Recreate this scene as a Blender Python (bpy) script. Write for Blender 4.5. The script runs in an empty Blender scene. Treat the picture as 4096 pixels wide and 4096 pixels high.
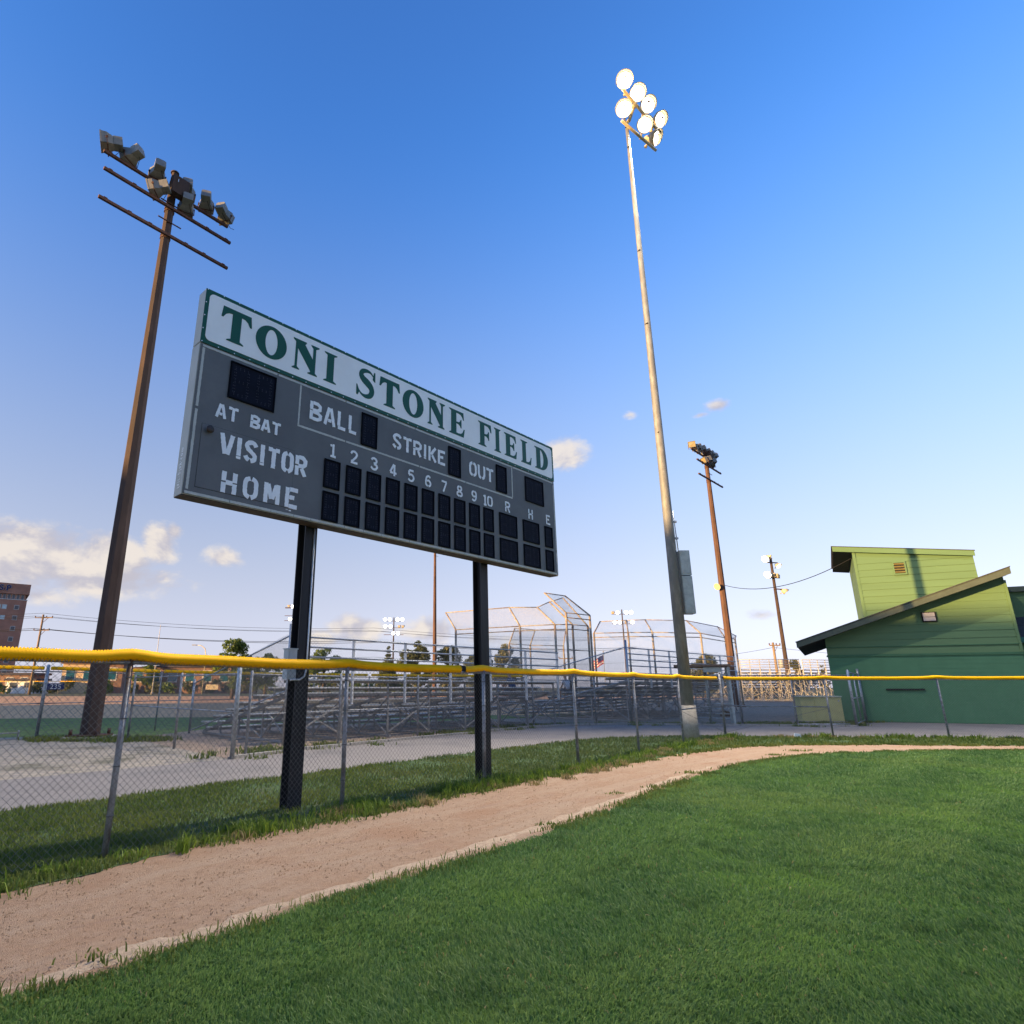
import bpy, math, random
import numpy as np
from mathutils import Vector, Matrix, noise
from mathutils.geometry import tessellate_polygon
R = math.radians
random.seed(7); rng = np.random.default_rng(7)
scene = bpy.context.scene
COL = scene.collection

# ------------------------------------------------------------------ camera
cam_d = bpy.data.cameras.new('camera'); cam = bpy.data.objects.new('camera', cam_d); COL.objects.link(cam)
cam_d.sensor_width = 36.0; cam_d.lens = 36.0 * 2435 / 4096
cam_d.shift_x = (2048 - 1780) / 4096
cam_d.clip_start = 0.05; cam_d.clip_end = 4000
cam.location = (0, 0, 1.55); cam.rotation_euler = (R(90) + math.atan(702 / 2435), 0, 0)
scene.camera = cam

# ------------------------------------------------------------------ sky, sun, exposure
SUN_TO = Vector((-0.866, -0.5, 0.12)).normalized()      # towards the sun
SUN_EL = math.asin(SUN_TO.z); SUN_AZ = math.atan2(SUN_TO.x, SUN_TO.y)
world = bpy.data.worlds.new('World'); scene.world = world; world.use_nodes = True
wn, wl = world.node_tree.nodes, world.node_tree.links
wn.clear()
class WN:
    """small helper for math node chains"""
    def __init__(s, nodes, links): s.n, s.l = nodes, links
    def m(s, op, a, b=None, c=None, clamp=False):
        nd = s.n.new('ShaderNodeMath'); nd.operation = op; nd.use_clamp = clamp
        for i, v in enumerate((a, b, c)):
            if v is None: continue
            if isinstance(v, (int, float)): nd.inputs[i].default_value = v
            else: s.l.new(v, nd.inputs[i])
        return nd.outputs[0]
    def sstep(s, v, lo, hi):
        nd = s.n.new('ShaderNodeMapRange'); nd.interpolation_type = 'SMOOTHSTEP'
        s.l.new(v, nd.inputs[0]); nd.inputs[1].default_value = lo; nd.inputs[2].default_value = hi
        return nd.outputs[0]
    def mix(s, f, a, b):
        nd = s.n.new('ShaderNodeMix'); nd.data_type = 'RGBA'
        for i, v in ((0, f), (6, a), (7, b)):
            if isinstance(v, (int, float)): nd.inputs[i].default_value = v
            elif isinstance(v, tuple): nd.inputs[i].default_value = (*v, 1)
            else: s.l.new(v, nd.inputs[i])
        return nd.outputs[2]
    def noise(s, vec, scale, detail=4, rough=.55, dist=0.0, vs=None):
        if vs is not None:
            mp = s.n.new('ShaderNodeMapping'); s.l.new(vec, mp.inputs[0]); mp.inputs[3].default_value = vs; vec = mp.outputs[0]
        nd = s.n.new('ShaderNodeTexNoise'); nd.inputs['Scale'].default_value = scale
        nd.inputs['Detail'].default_value = detail; nd.inputs['Roughness'].default_value = rough
        nd.inputs['Distortion'].default_value = dist
        s.l.new(vec, nd.inputs['Vector']); return nd.outputs[0]
w = WN(wn, wl)
SKY_K = 0.15; SKY_G = (1.5, 1.4, 1.2); SKY_TINT = (.76, .75, .88); HAZE = (.69, .69, .86)
sky = wn.new('ShaderNodeTexSky'); sky.sky_type = 'NISHITA'; sky.sun_disc = False
sky.sun_elevation = SUN_EL; sky.sun_rotation = SUN_AZ
sky.altitude = 250; sky.air_density = 1.0; sky.dust_density = 0.6; sky.ozone_density = 3.0
tc = wn.new('ShaderNodeTexCoord'); dirv = tc.outputs['Generated']
sx = wn.new('ShaderNodeSeparateXYZ'); wl.new(dirv, sx.inputs[0])
az = w.m('ARCTAN2', sx.outputs[0], sx.outputs[1]); el = w.m('ARCSINE', sx.outputs[2])
# clouds: (azimuth, elevation, half width, half height) in degrees
CL = [(-34.5, 10.2, 9.0, 3.2, 1.1), (-29.5, 10.4, 5.0, 3.0, 1.1), (-25.6, 11.9, 2.4, 2.7, 1), (-24.6, 13.0, 1.4, 1.4, 1), (-40, 8.8, 10, 3.8, 1.1), (-30, 8.6, 9, 2.2, 1), (-34, 6.9, 5, 1.3, .6), (-20.3, 11.2, 2.6, 1.5, .62),
      (-8.2, 5.2, 3.6, 1.9, .9), (-1.0, 5.0, 4.2, 1.8, .9), (-12, 4.2, 4, 1.2, .7), (4, 4.3, 4, 1.1, .6),
      (11.6, 21.2, 3.6, 2.4, .85), (26.0, 23.6, 1.9, .8, .66), (24.6, 23.1, 1.4, .45, .6), (18.4, 24.0, 1.0, .6, .45), (27.2, 5.8, 2.2, .7, .45),
      (-70, 9, 16, 4, 1), (-110, 8, 22, 4, 1), (72, 8, 18, 4, 1), (115, 9, 20, 4, 1), (160, 8, 20, 4, 1), (-155, 9, 18, 4, 1)]
mask = None
for a, e, ra, re, am in CL:
    da = w.m('MULTIPLY', w.m('SUBTRACT', az, R(a)), 1 / R(ra)); de = w.m('MULTIPLY', w.m('SUBTRACT', el, R(e)), 1 / R(re))
    q = w.m('SQRT', w.m('ADD', w.m('MULTIPLY', da, da), w.m('MULTIPLY', de, de)))
    q = w.m('MULTIPLY', w.m('SUBTRACT', 1.0, q, clamp=True), am)
    mask = q if mask is None else w.m('MAXIMUM', mask, q)
cn = w.noise(dirv, 11, 8, .58, .35, vs=(1, 1, 1.7))
cn2 = w.noise(dirv, 34, 6, .62, .2, vs=(1, 1, 1.5))
dens = w.m('ADD', w.m('MULTIPLY', mask, .80), w.m('ADD', w.m('MULTIPLY', w.m('SUBTRACT', cn, .5), 1.20), w.m('MULTIPLY', w.m('SUBTRACT', cn2, .5), .40)))
cover = w.m('MULTIPLY', w.sstep(dens, .12, .52), w.sstep(mask, .0, .18))
cover = w.m('MULTIPLY', cover, .88)
def shifted(vec, off):
    mp = wn.new('ShaderNodeVectorMath'); mp.operation = 'ADD'; wl.new(vec, mp.inputs[0]); mp.inputs[1].default_value = off; return mp.outputs[0]
cn3 = w.noise(shifted(dirv, (-.016, -.004, .020)), 11, 8, .58, .35, vs=(1, 1, 1.7))          # the same clouds, looked up towards the light
lit = w.sstep(w.m('ADD', w.m('MULTIPLY', w.m('SUBTRACT', cn, cn3), 3.2), w.m('MULTIPLY', w.m('SUBTRACT', cn2, .5), .7)), -.42, .40)
cloud_col = w.mix(lit, (.62, .59, .66), (1.0, .90, .80))
bg_s = wn.new('ShaderNodeBackground'); bg_s.inputs[1].default_value = SKY_K
# clear deep air: steeper falloff in red and green; pale lavender haze low down, as bright as the sky it veils
srgb = wn.new('ShaderNodeSeparateColor'); wl.new(sky.outputs[0], srgb.inputs[0])
crgb = wn.new('ShaderNodeCombineColor')
chan = [w.m('MULTIPLY', w.m('POWER', w.m('MAXIMUM', srgb.outputs[i], 0.0), SKY_G[i]), SKY_TINT[i]) for i in range(3)]
for i in range(3): wl.new(chan[i], crgb.inputs[i])
lum = w.m('ADD', w.m('ADD', w.m('MULTIPLY', chan[0], .21), w.m('MULTIPLY', chan[1], .72)), w.m('MULTIPLY', chan[2], .07))
lum = w.m('POWER', lum, .5); hz = wn.new('ShaderNodeCombineColor')
for i, k in enumerate(HAZE): wl.new(w.m('MULTIPLY', lum, k), hz.inputs[i])
hf = w.m('MULTIPLY', w.m('SUBTRACT', 1.0, w.sstep(el, R(3.0), R(50.0))), .95)
wl.new(w.mix(hf, crgb.outputs[0], hz.outputs[0]), bg_s.inputs[0])
bg_c = wn.new('ShaderNodeBackground'); wl.new(cloud_col, bg_c.inputs[0]); bg_c.inputs[1].default_value = 0.215
mixs = wn.new('ShaderNodeMixShader'); wl.new(cover, mixs.inputs[0]); wl.new(bg_s.outputs[0], mixs.inputs[1]); wl.new(bg_c.outputs[0], mixs.inputs[2])
wo = wn.new('ShaderNodeOutputWorld'); wl.new(mixs.outputs[0], wo.inputs[0])

sun_d = bpy.data.lights.new('sun', 'SUN'); sun_d.energy = 3.1; sun_d.angle = R(0.53); sun_d.color = (1.0, .61, .23)
sun = bpy.data.objects.new('sun', sun_d); COL.objects.link(sun); sun.location = (-60, -35, 40)
sun.rotation_euler = (-SUN_TO).to_track_quat('-Z', 'Y').to_euler()
scene.view_settings.view_transform = 'Standard'; scene.view_settings.look = 'None'
scene.view_settings.gamma = 1.0; scene.view_settings.use_curve_mapping = False
scene.view_settings.exposure = 2.08
scene.cycles.use_denoising = True
scene.cycles.max_bounces = 6; scene.cycles.diffuse_bounces = 3; scene.cycles.glossy_bounces = 3; scene.cycles.transparent_max_bounces = 8
scene.cycles.sample_clamp_indirect = 4.0

# ------------------------------------------------------------------ materials
MATS = {}
def mat(name, col, rough=.7, metal=0.0, var=.12, scale=6.0, bump=0.0, bscale=40.0, col2=None, mixlo=.45, mixhi=.65, vs=None, spec=.3, attr=None, coord='Object', col3=None, s3=.6):
    m = bpy.data.materials.new(name); m.use_nodes = True; n, l = m.node_tree.nodes, m.node_tree.links
    b = n['Principled BSDF']; b.inputs['Roughness'].default_value = rough; b.inputs['Metallic'].default_value = metal
    b.inputs['Specular IOR Level'].default_value = spec
    h = WN(n, l)
    if coord == 'World': vec = n.new('ShaderNodeNewGeometry').outputs['Position']
    else: vec = n.new('ShaderNodeTexCoord').outputs['Object']
    c1 = tuple(max(0, x * (1 - var)) for x in col); c2 = tuple(min(1, x * (1 + var)) for x in col)
    f = h.noise(vec, scale, 5, .6, vs=vs)
    c = h.mix(h.sstep(f, .3, .7), c1, c2)
    if attr:
        at = n.new('ShaderNodeAttribute'); at.attribute_name = attr
        c = h.mix(at.outputs['Fac'], c, col2); col2 = None
    if col2: c = h.mix(h.sstep(h.noise(vec, scale * .37, 6, .65, vs=vs), mixlo, mixhi), c, col2)
    if col3: c = h.mix(h.sstep(h.noise(vec, s3, 4, .6), .48, .68), c, col3)
    l.new(c, b.inputs['Base Color'])
    if bump:
        bp = n.new('ShaderNodeBump'); bp.inputs['Strength'].default_value = bump; bp.inputs['Distance'].default_value = .02
        l.new(h.noise(vec, bscale, 4, .65, vs=vs), bp.inputs['Height']); l.new(bp.outputs[0], b.inputs['Normal'])
    MATS[name] = m; return m
def emis(name, col, k):
    m = bpy.data.materials.new(name); m.use_nodes = True; n, l = m.node_tree.nodes, m.node_tree.links
    b = n['Principled BSDF']; b.inputs['Base Color'].default_value = (*col, 1); b.inputs['Roughness'].default_value = .3
    b.inputs['Emission Color'].default_value = (*col, 1); b.inputs['Emission Strength'].default_value = k
    MATS[name] = m; return m
mat('galv', (.34, .36, .38), .45, .75, .22, 14, .1, 60)
mat('galv_dull', (.30, .31, .33), .6, .5, .25, 9, .15, 50, col2=(.20, .19, .18))
mat('wire', (.15, .15, .145), .55, .4, .25, 8)
mat('wire_far', (.36, .35, .32), .6, .4, .2, 8)
mat('rust_post', (.33, .34, .35), .6, .4, .2, 10, .2, 40, col2=(.12, .07, .045), mixlo=.42, mixhi=.56, vs=(1, 1, .25))
mat('cap_yellow', (.95, .48, .003), .6, 0, .08, 3, .05, 30, col2=(.76, .37, .004), mixlo=.5, mixhi=.8, spec=.12)
mat('cap_dark', (.03, .025, .02), .8)
mat('pole_galv', (.23, .235, .235), .6, .2, .22, 7, .12, 30, col2=(.18, .185, .19), mixlo=.45, mixhi=.6, vs=(1, 1, .35))
mat('pole_rust', (.062, .040, .032), .8, .05, .25, 4, .2, 40, col2=(.045, .032, .028), vs=(1, 1, .2))
mat('pole_rust_red', (.115, .062, .042), .8, .05, .25, 4, .2, 40, col2=(.085, .048, .034), vs=(1, 1, .2))
mat('arm_rust', (.10, .05, .035), .8, .1, .25, 6)
mat('concrete', (.40, .36, .30), .9, 0, .12, 10, .2, 50)
mat('lamp_grey', (.22, .215, .19), .55, .3, .15, 5)
mat('lamp_beige', (.55, .45, .28), .5, .1, .12, 5)
mat('lamp_glass_off', (.30, .24, .12), .12, .1, .1, 5, spec=.6)
mat('lamp_glass_dark', (.14, .13, .11), .12, .1, .1, 5, spec=.6)
emis('lamp_lit', (1.0, .97, .92), 5)
_n, _l = MATS['lamp_lit'].node_tree.nodes, MATS['lamp_lit'].node_tree.links; _h = WN(_n, _l)
_s = _n.new('ShaderNodeSeparateXYZ'); _l.new(_n.new('ShaderNodeTexCoord').outputs['Object'], _s.inputs[0])
_r = _h.m('SQRT', _h.m('ADD', _h.m('MULTIPLY', _s.outputs[0], _s.outputs[0]), _h.m('MULTIPLY', _s.outputs[2], _s.outputs[2])))
_f = _h.sstep(_r, .20, .35); _l.new(_h.mix(_f, (1.0, .97, .92), (1.0, .80, .55)), _n['Principled BSDF'].inputs['Emission Color'])
_l.new(_h.m('SUBTRACT', 5.0, _h.m('MULTIPLY', _f, 4.78)), _n['Principled BSDF'].inputs['Emission Strength'])
emis('lamp_lit_far', (1.0, .95, .84), 3)
mat('bulb_shield', (.35, .22, .16), .6)
mat('cable', (.02, .02, .02), .7)
mat('sb_cabinet', (.44, .43, .38), .55, .1, .06, 3)
mat('sb_face', (.135, .138, .140), .6, .1, .10, 2.2, .04, 60, col2=(.155, .157, .158), col3=(.118, .120, .124), s3=1.1)
mat('sb_white', (.90, .90, .89), .5, 0, .05, 1.5)
mat('sb_green', (.004, .085, .055), .5, 0, .06, 3)
mat('sb_letter', (.86, .87, .88), .6, 0, .06, 8)
mat('sb_tape', (.50, .50, .46), .6, 0, .08, 6)
mat('sb_digit', (.005, .007, .016), .7, 0, .2, 6, spec=.12)
mat('sb_led', (.06, .06, .08), .7, 0, .2, 6, spec=.1)
mat('sb_gasket', (.002, .003, .006), .8, spec=.08)
mat('sb_side_text', (.9, .9, .88), .6)
mat('sb_screw', (.75, .76, .75), .4, .5)
mat('beam', (.022, .022, .025), .45, .3, .3, 5, .1, 30, col2=(.05, .045, .045), mixlo=.55, mixhi=.8, vs=(1, 1, .15))
mat('horn', (.06, .045, .04), .6)
mat('ebox', (.36, .40, .41), .5, .2, .08, 6, col2=(.22, .11, .06), mixlo=.66, mixhi=.72)
mat('conduit', (.55, .56, .56), .4, .6)
mat('alu', (.62, .61, .60), .5, .3, .15, 8, .05, 40)
mat('alu_warm', (.55, .52, .46), .5, .35, .2, 8)
mat('steel_dull', (.27, .255, .24), .65, .2, .2, 7)
mat('foot_board', (.16, .13, .11), .8, 0, .25, 6, vs=(.3, 3, 3))
mat('backstop_pipe', (.36, .32, .25), .7, .2, .25, 6, col2=(.27, .17, .10))
mat('backstop_wire', (.33, .31, .28), .7, .2, .2, 6)
mat('wall_green', (.072, .175, .092), .75, 0, .05, 1.5, .06, 25)
mat('siding_green', (.098, .172, .082), .7, 0, .05, 1.2, .05, 40, vs=(.3, 1, 3))
mat('trim_green', (.055, .140, .072), .7, 0, .06, 3)
mat('fascia', (.065, .080, .062), .7, 0, .1, 3)
mat('fascia_green', (.035, .15, .115), .7, 0, .08, 3)
mat('shingle', (.055, .055, .055), .9, 0, .3, 12, .4, 40)
mat('soffit', (.055, .045, .038), .9, 0, .2, 5)
mat('vent_wood', (.30, .25, .10), .7, 0, .1, 5)
mat('dark', (.012, .012, .012), .8)
mat('lens_white', (.36, .36, .40), .25, 0, .05, 8)
mat('ubox', (.42, .40, .18), .6, 0, .06, 3)
mat('ubox_lid', (.40, .43, .34), .6, 0, .06, 3)
mat('turn', (.33, .37, .36), .55, .4, .15, 7)
mat('wood_roof', (.16, .11, .075), .85, 0, .2, 8)
mat('sign_green', (.01, .32, .13), .5)
mat('white_paint', (.75, .75, .72), .6, 0, .06, 4)
mat('util_wood', (.26, .18, .11), .9, 0, .2, 4, vs=(2, 2, .2))
mat('insul', (.10, .06, .05), .4)
mat('brick', (.36, .19, .135), .9, 0, .14, .35, 0, 40, col2=(.31, .16, .115))
mat('win_dark', (.05, .06, .08), .2, 0, .2, .3, spec=.6)
mat('win_light', (.42, .55, .58), .25, 0, .2, .3, spec=.6)
mat('win_frame', (.50, .48, .44), .7)
mat('logo_blue', (.012, .022, .11), .5)
mat('house_beige', (.55, .40, .24), .8, 0, .08, .5)
mat('house_brown', (.20, .12, .09), .85, 0, .1, .5)
mat('roof_dark', (.05, .045, .06), .8, 0, .2, .6)
mat('glass_teal', (.015, .09, .13), .15, 0, .2, .3, spec=.7)
mat('shade_block', (.28, .20, .16), .9, 0, .12, .4)  # for the added out-of-view block that shades the near field
mat('skin', (.42, .24, .16), .6, 0, .05, 8)
mat('shirt_blue', (.045, .07, .14), .85, 0, .1, 12)
mat('shirt_black', (.02, .02, .022), .85, 0, .1, 12)
mat('shorts', (.12, .12, .13), .85)
mat('shirt_white', (.62, .60, .62), .85)
mat('hair', (.03, .02, .015), .8)
mat('flag_red', (.45, .03, .04), .8); mat('flag_white', (.72, .70, .68), .8); mat('flag_blue', (.02, .03, .14), .8)
mat('paper', (.78, .78, .76), .7)
mat('transformer', (.40, .40, .38), .6)
# ground materials (world coordinates)
mat('ground_mat', (.085, .10, .045), .95, 0, .3, .25, .3, 8, col2=(.16, .13, .085), coord='World', mixlo=.5, mixhi=.7)
mat('lawn_mat', (.040, .090, .022), .95, 0, .35, 9, .6, 60, col2=(.055, .11, .03), coord='World')
mat('strip_mat', (.050, .085, .026), .95, 0, .35, 7, .6, 50, col2=(.11, .10, .05), coord='World', mixlo=.52, mixhi=.75)
mat('track_mat', (.305, .198, .125), .95, 0, .13, 22, .9, 120, col2=(.35, .24, .16), coord='World', mixlo=.42, mixhi=.72, col3=(.295, .175, .105), s3=.9)
mat('dust_mat', (.395, .295, .205), .95, 0, .16, 26, .9, 90, col2=(.335, .228, .152), coord='World', mixlo=.5, mixhi=.72)
mat('asphalt', (.200, .180, .165), .92, 0, .12, 30, .35, 150, col2=(.235, .21, .19), coord='World', col3=(.165, .15, .14), s3=.5)
mat('lot_mat', (.31, .265, .20), .95, 0, .14, 10, .5, 60, col2=(.22, .195, .17), coord='World', col3=(.14, .125, .085), s3=.7)
mat('yard_mat', (.27, .20, .145), .95, 0, .2, 5, .5, 40, col2=(.10, .10, .055), coord='World', mixlo=.52, mixhi=.7)
mat('infield_mat', (.66, .36, .17), .95, 0, .08, 1.5, .3, 20, coord='World')
mat('outgrass_mat', (.125, .18, .035), .95, 0, .40, 3.5, .6, 15, coord='World', col2=(.22, .20, .07), mixlo=.5, mixhi=.72)
mat('kerb_mat', (.30, .28, .25), .9, 0, .12, 8, .3, 40)
def blade_mat(name, c_lo, c_hi, patch):
    m = bpy.data.materials.new(name); m.use_nodes = True; n, l = m.node_tree.nodes, m.node_tree.links
    h = WN(n, l); b = n['Principled BSDF']; b.inputs['Roughness'].default_value = .55; b.inputs['Specular IOR Level'].default_value = .25
    at = n.new('ShaderNodeAttribute'); at.attribute_name = 'tint'
    pos = n.new('ShaderNodeNewGeometry').outputs['Position']
    c = h.mix(at.outputs['Fac'], c_lo, c_hi)
    c = h.mix(h.sstep(h.noise(pos, .55, 4, .6), .47, .70), c, patch)
    c = h.mix(h.m('MULTIPLY', h.sstep(h.noise(pos, .33, 5, .65, .6), .50, .66), .5), c, tuple(x * k for x, k in zip(c_hi, (1.25, 1.08, .9))))
    c2 = h.mix(h.m('MULTIPLY', h.sstep(h.noise(pos, 2.1, 3, .6), .50, .75), .55), c, tuple(x * .55 for x in c_lo))
    l.new(c2, b.inputs['Base Color'])
    tl = n.new('ShaderNodeBsdfTranslucent'); ms = n.new('ShaderNodeMixShader'); ms.inputs[0].default_value = .45
    l.new(b.inputs['Base Color'].links[0].from_socket, tl.inputs[0]); l.new(b.outputs[0], ms.inputs[1]); l.new(tl.outputs[0], ms.inputs[2]); l.new(ms.outputs[0], n['Material Output'].inputs[0])
    MATS[name] = m
blade_mat('lawn_blade', (.068, .150, .034), (.195, .290, .088), (.165, .275, .060))
blade_mat('strip_blade', (.070, .120, .020), (.185, .215, .050), (.170, .190, .050))
blade_mat('weed_blade', (.060, .125, .018), (.20, .27, .035), (.16, .23, .03))
blade_mat('dry_blade', (.22, .17, .07), (.36, .29, .13), (.30, .25, .10))
def leaf_mat(name, lo, hi):
    m = bpy.data.materials.new(name); m.use_nodes = True; n, l = m.node_tree.nodes, m.node_tree.links
    h = WN(n, l); b = n['Principled BSDF']; b.inputs['Roughness'].default_value = .6
    at = n.new('ShaderNodeAttribute'); at.attribute_name = 'tint'
    l.new(h.mix(at.outputs['Fac'], lo, hi), b.inputs['Base Color'])
    tl = n.new('ShaderNodeBsdfTranslucent'); ms = n.new('ShaderNodeMixShader'); ms.inputs[0].default_value = .35
    l.new(b.inputs['Base Color'].links[0].from_socket, tl.inputs[0]); l.new(b.outputs[0], ms.inputs[1]); l.new(tl.outputs[0], ms.inputs[2]); l.new(ms.outputs[0], n['Material Output'].inputs[0])
    MATS[name] = m
leaf_mat('leaf_bright', (.055, .105, .015), (.16, .22, .03))
leaf_mat('leaf_dark', (.035, .055, .016), (.11, .12, .035))
leaf_mat('leaf_olive', (.06, .075, .02), (.16, .15, .04))
mat('bark', (.09, .065, .045), .9, 0, .25, 5)

# the dirt track keeps faint drag marks along its run
_m = MATS['track_mat']; _n, _l = _m.node_tree.nodes, _m.node_tree.links; _h = WN(_n, _l); _b = _n['Principled BSDF']
_at = _n.new('ShaderNodeAttribute'); _at.attribute_name = 'run'
_src = _b.inputs['Base Color'].links[0].from_socket
_c = _h.mix(_h.m('MULTIPLY', _h.sstep(_h.noise(_at.outputs['Vector'], 1.0, 5, .62, .4), .42, .68), .55), _src, (.365, .27, .19))
_c = _h.mix(_h.m('MULTIPLY', _h.sstep(_h.noise(_at.outputs['Vector'], 2.3, 4, .6, .2), .54, .72), .50), _c, (.27, .175, .125))
_pos = _n.new('ShaderNodeNewGeometry').outputs['Position']
_c = _h.mix(_h.m('MULTIPLY', _h.sstep(_h.noise(_pos, 38, 3, .7), .60, .72), .45), _c, (.22, .15, .11))
_l.new(_c, _b.inputs['Base Color'])

# ------------------------------------------------------------------ mesh helpers
class MB:
    def __init__(s): s.v, s.f, s.sm, s.mi = [], [], [], []
    def add(s, vs, fs, smooth=False, mi=0):
        o = len(s.v); s.v += [tuple(v) for v in vs]
        for f in fs: s.f.append(tuple(i + o for i in f)); s.sm.append(smooth); s.mi.append(mi)
        return s
    def box(s, x0, x1, y0, y1, z0, z1, mi=0):
        vs = [(x, y, z) for z in (z0, z1) for y in (y0, y1) for x in (x0, x1)]
        s.add(vs, [(0, 2, 3, 1), (4, 5, 7, 6), (0, 1, 5, 4), (2, 6, 7, 3), (0, 4, 6, 2), (1, 3, 7, 5)], mi=mi); return s
    def bar(s, a, b, w, h=None, up=(0, 0, 1), mi=0):
        a, b = Vector(a), Vector(b); h = h or w; d = (b - a).normalized(); u = Vector(up)
        if abs(d.dot(u)) > .98: u = Vector((1, 0, 0))
        x = d.cross(u).normalized(); y = x.cross(d).normalized(); vs = []
        for p in (a, b):
            for i, j in ((-1, -1), (1, -1), (1, 1), (-1, 1)): vs.append(p + x * (i * w / 2) + y * (j * h / 2))
        s.add(vs, [(0, 1, 2, 3), (7, 6, 5, 4), (0, 4, 5, 1), (1, 5, 6, 2), (2, 6, 7, 3), (3, 7, 4, 0)], mi=mi); return s
    def tube(s, pts, r, n=8, cap=True, smooth=True, phase=0.0, mi=0):
        pts = [Vector(p) for p in pts]; rs = r if isinstance(r, (list, tuple)) else [r] * len(pts)
        rings = []; X = None
        for i, p in enumerate(pts):
            d = (pts[min(i + 1, len(pts) - 1)] - pts[max(i - 1, 0)]).normalized()
            if X is None:
                u = Vector((0, 0, 1)) if abs(d.z) < .9 else Vector((1, 0, 0)); X = d.cross(u).normalized()
            else: X = (X - d * X.dot(d)).normalized()
            Y = d.cross(X)
            rings.append([p + (X * math.cos(phase + 2 * math.pi * k / n) + Y * math.sin(phase + 2 * math.pi * k / n)) * rs[i] for k in range(n)])
        o = len(s.v); s.v += [tuple(v) for rg in rings for v in rg]
        for i in range(len(pts) - 1):
            for k in range(n):
                a = o + i * n + k; b = o + i * n + (k + 1) % n
                s.f.append((a, b, b + n, a + n)); s.sm.append(smooth); s.mi.append(mi)
        if cap:
            s.f.append(tuple(o + k for k in range(n))[::-1]); s.sm.append(False); s.mi.append(mi)
            s.f.append(tuple(o + (len(pts) - 1) * n + k for k in range(n))); s.sm.append(False); s.mi.append(mi)
        return s
    def prism(s, poly, y0, y1, mi=0):
        """polygon in xz, extruded along y"""
        n = len(poly); vs = [(x, y0, z) for x, z in poly] + [(x, y1, z) for x, z in poly]
        fs = [tuple(range(n)), tuple(range(2 * n - 1, n - 1, -1))] + [(i, i + n, (i + 1) % n + n, (i + 1) % n) for i in range(n)]
        s.add(vs, fs, mi=mi); return s
    def mesh(s, name, mats):
        me = bpy.data.meshes.new(name); me.from_pydata(s.v, [], s.f)
        for m in (mats if isinstance(mats, (list, tuple)) else [mats]): me.materials.append(MATS[m])
        me.polygons.foreach_set('use_smooth', s.sm); me.polygons.foreach_set('material_index', s.mi); me.update(); return me
    def build(s, name, mats, parent=None, loc=None):
        return link(name, s.mesh(name, mats), parent, loc)
def link(name, me, parent=None, loc=None, rot=None, scl=None):
    o = bpy.data.objects.new(name, me); COL.objects.link(o)
    if parent: o.parent = parent
    if loc: o.location = loc
    if rot: o.rotation_euler = rot
    if scl: o.scale = scl
    return o
def thing(name, label, cat, loc=(0, 0, 0), rz=0.0, group=None):
    o = bpy.data.objects.new(name, None); COL.objects.link(o); o.empty_display_size = .3
    o.location = loc; o.rotation_euler = (0, 0, rz); return tag(o, label, cat, group)
def tag(o, label, cat, group=None):
    o['label'] = label; o['category'] = cat
    if group: o['group'] = group
    return o
def structure(o): o['kind'] = 'structure'; return o
def stuff(o, label, cat): o['kind'] = 'stuff'; o['label'] = label; o['category'] = cat; return o
def tri_mesh(name, V, T, m, tint=None):
    """fast triangle mesh from numpy arrays"""
    me = bpy.data.meshes.new(name); nv, nt = len(V), len(T)
    me.vertices.add(nv); me.vertices.foreach_set('co', np.ascontiguousarray(V, dtype=np.float32).ravel())
    me.loops.add(nt * 3); me.loops.foreach_set('vertex_index', np.ascontiguousarray(T, dtype=np.int32).ravel())
    me.polygons.add(nt); me.polygons.foreach_set('loop_start', np.arange(0, nt * 3, 3, dtype=np.int32))
    me.polygons.foreach_set('loop_total', np.full(nt, 3, dtype=np.int32))
    me.materials.append(MATS[m])
    if tint is not None:
        a = me.attributes.new('tint', 'FLOAT', 'POINT'); a.data.foreach_set('value', np.ascontiguousarray(tint, dtype=np.float32))
    me.update(calc_edges=True); me.validate(); return me
def inside(P, poly):
    poly = np.array(poly); x, y = P[:, 0], P[:, 1]; r = np.zeros(len(P), bool); j = len(poly) - 1
    for i in range(len(poly)):
        xi, yi = poly[i]; xj, yj = poly[j]
        c = ((yi > y) != (yj > y)) & (x < (xj - xi) * (y - yi) / (yj - yi + 1e-12) + xi); r ^= c; j = i
    return r
def dense(poly, step):
    out = []
    for (a, b) in zip(poly[:-1], poly[1:]):
        n = max(1, int(math.dist(a, b) / step))
        for k in range(n): out.append((a[0] + (b[0] - a[0]) * k / n, a[1] + (b[1] - a[1]) * k / n))
    out.append(poly[-1]); return out
def smooth_line(poly, step=.4, it=3):
    p = [tuple(q) for q in poly]
    for _ in range(it):                                  # Chaikin corner cutting
        q = [p[0]]
        for a, b in zip(p[:-1], p[1:]):
            q += [(a[0] * .75 + b[0] * .25, a[1] * .75 + b[1] * .25), (a[0] * .25 + b[0] * .75, a[1] * .25 + b[1] * .75)]
        p = q + [p[-1]]
    return dense(p, step)
def ragged(line, amp, freq, seed):
    out = []
    for i, (x, y) in enumerate(line):
        n = noise.noise((x * freq, y * freq, seed)) + .5 * noise.noise((x * freq * 2.7, y * freq * 2.7, seed + 5))
        n2 = noise.noise((x * freq, y * freq, seed + 9))
        out.append((x + amp * n, y + amp * n2))
    return out
def sheet(name, poly, z, m):
    vs = [Vector((x, y, z)) for x, y in poly]; tr = tessellate_polygon([vs])
    me = bpy.data.meshes.new(name); fs = []
    for t in tr:
        a, b, c = (vs[i] for i in t)
        fs.append(t if (b - a).cross(c - a).z > 0 else t[::-1])
    me.from_pydata([tuple(v) for v in vs], [], fs); me.materials.append(MATS[m]); me.update()
    return structure(link(name, me))

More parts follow.
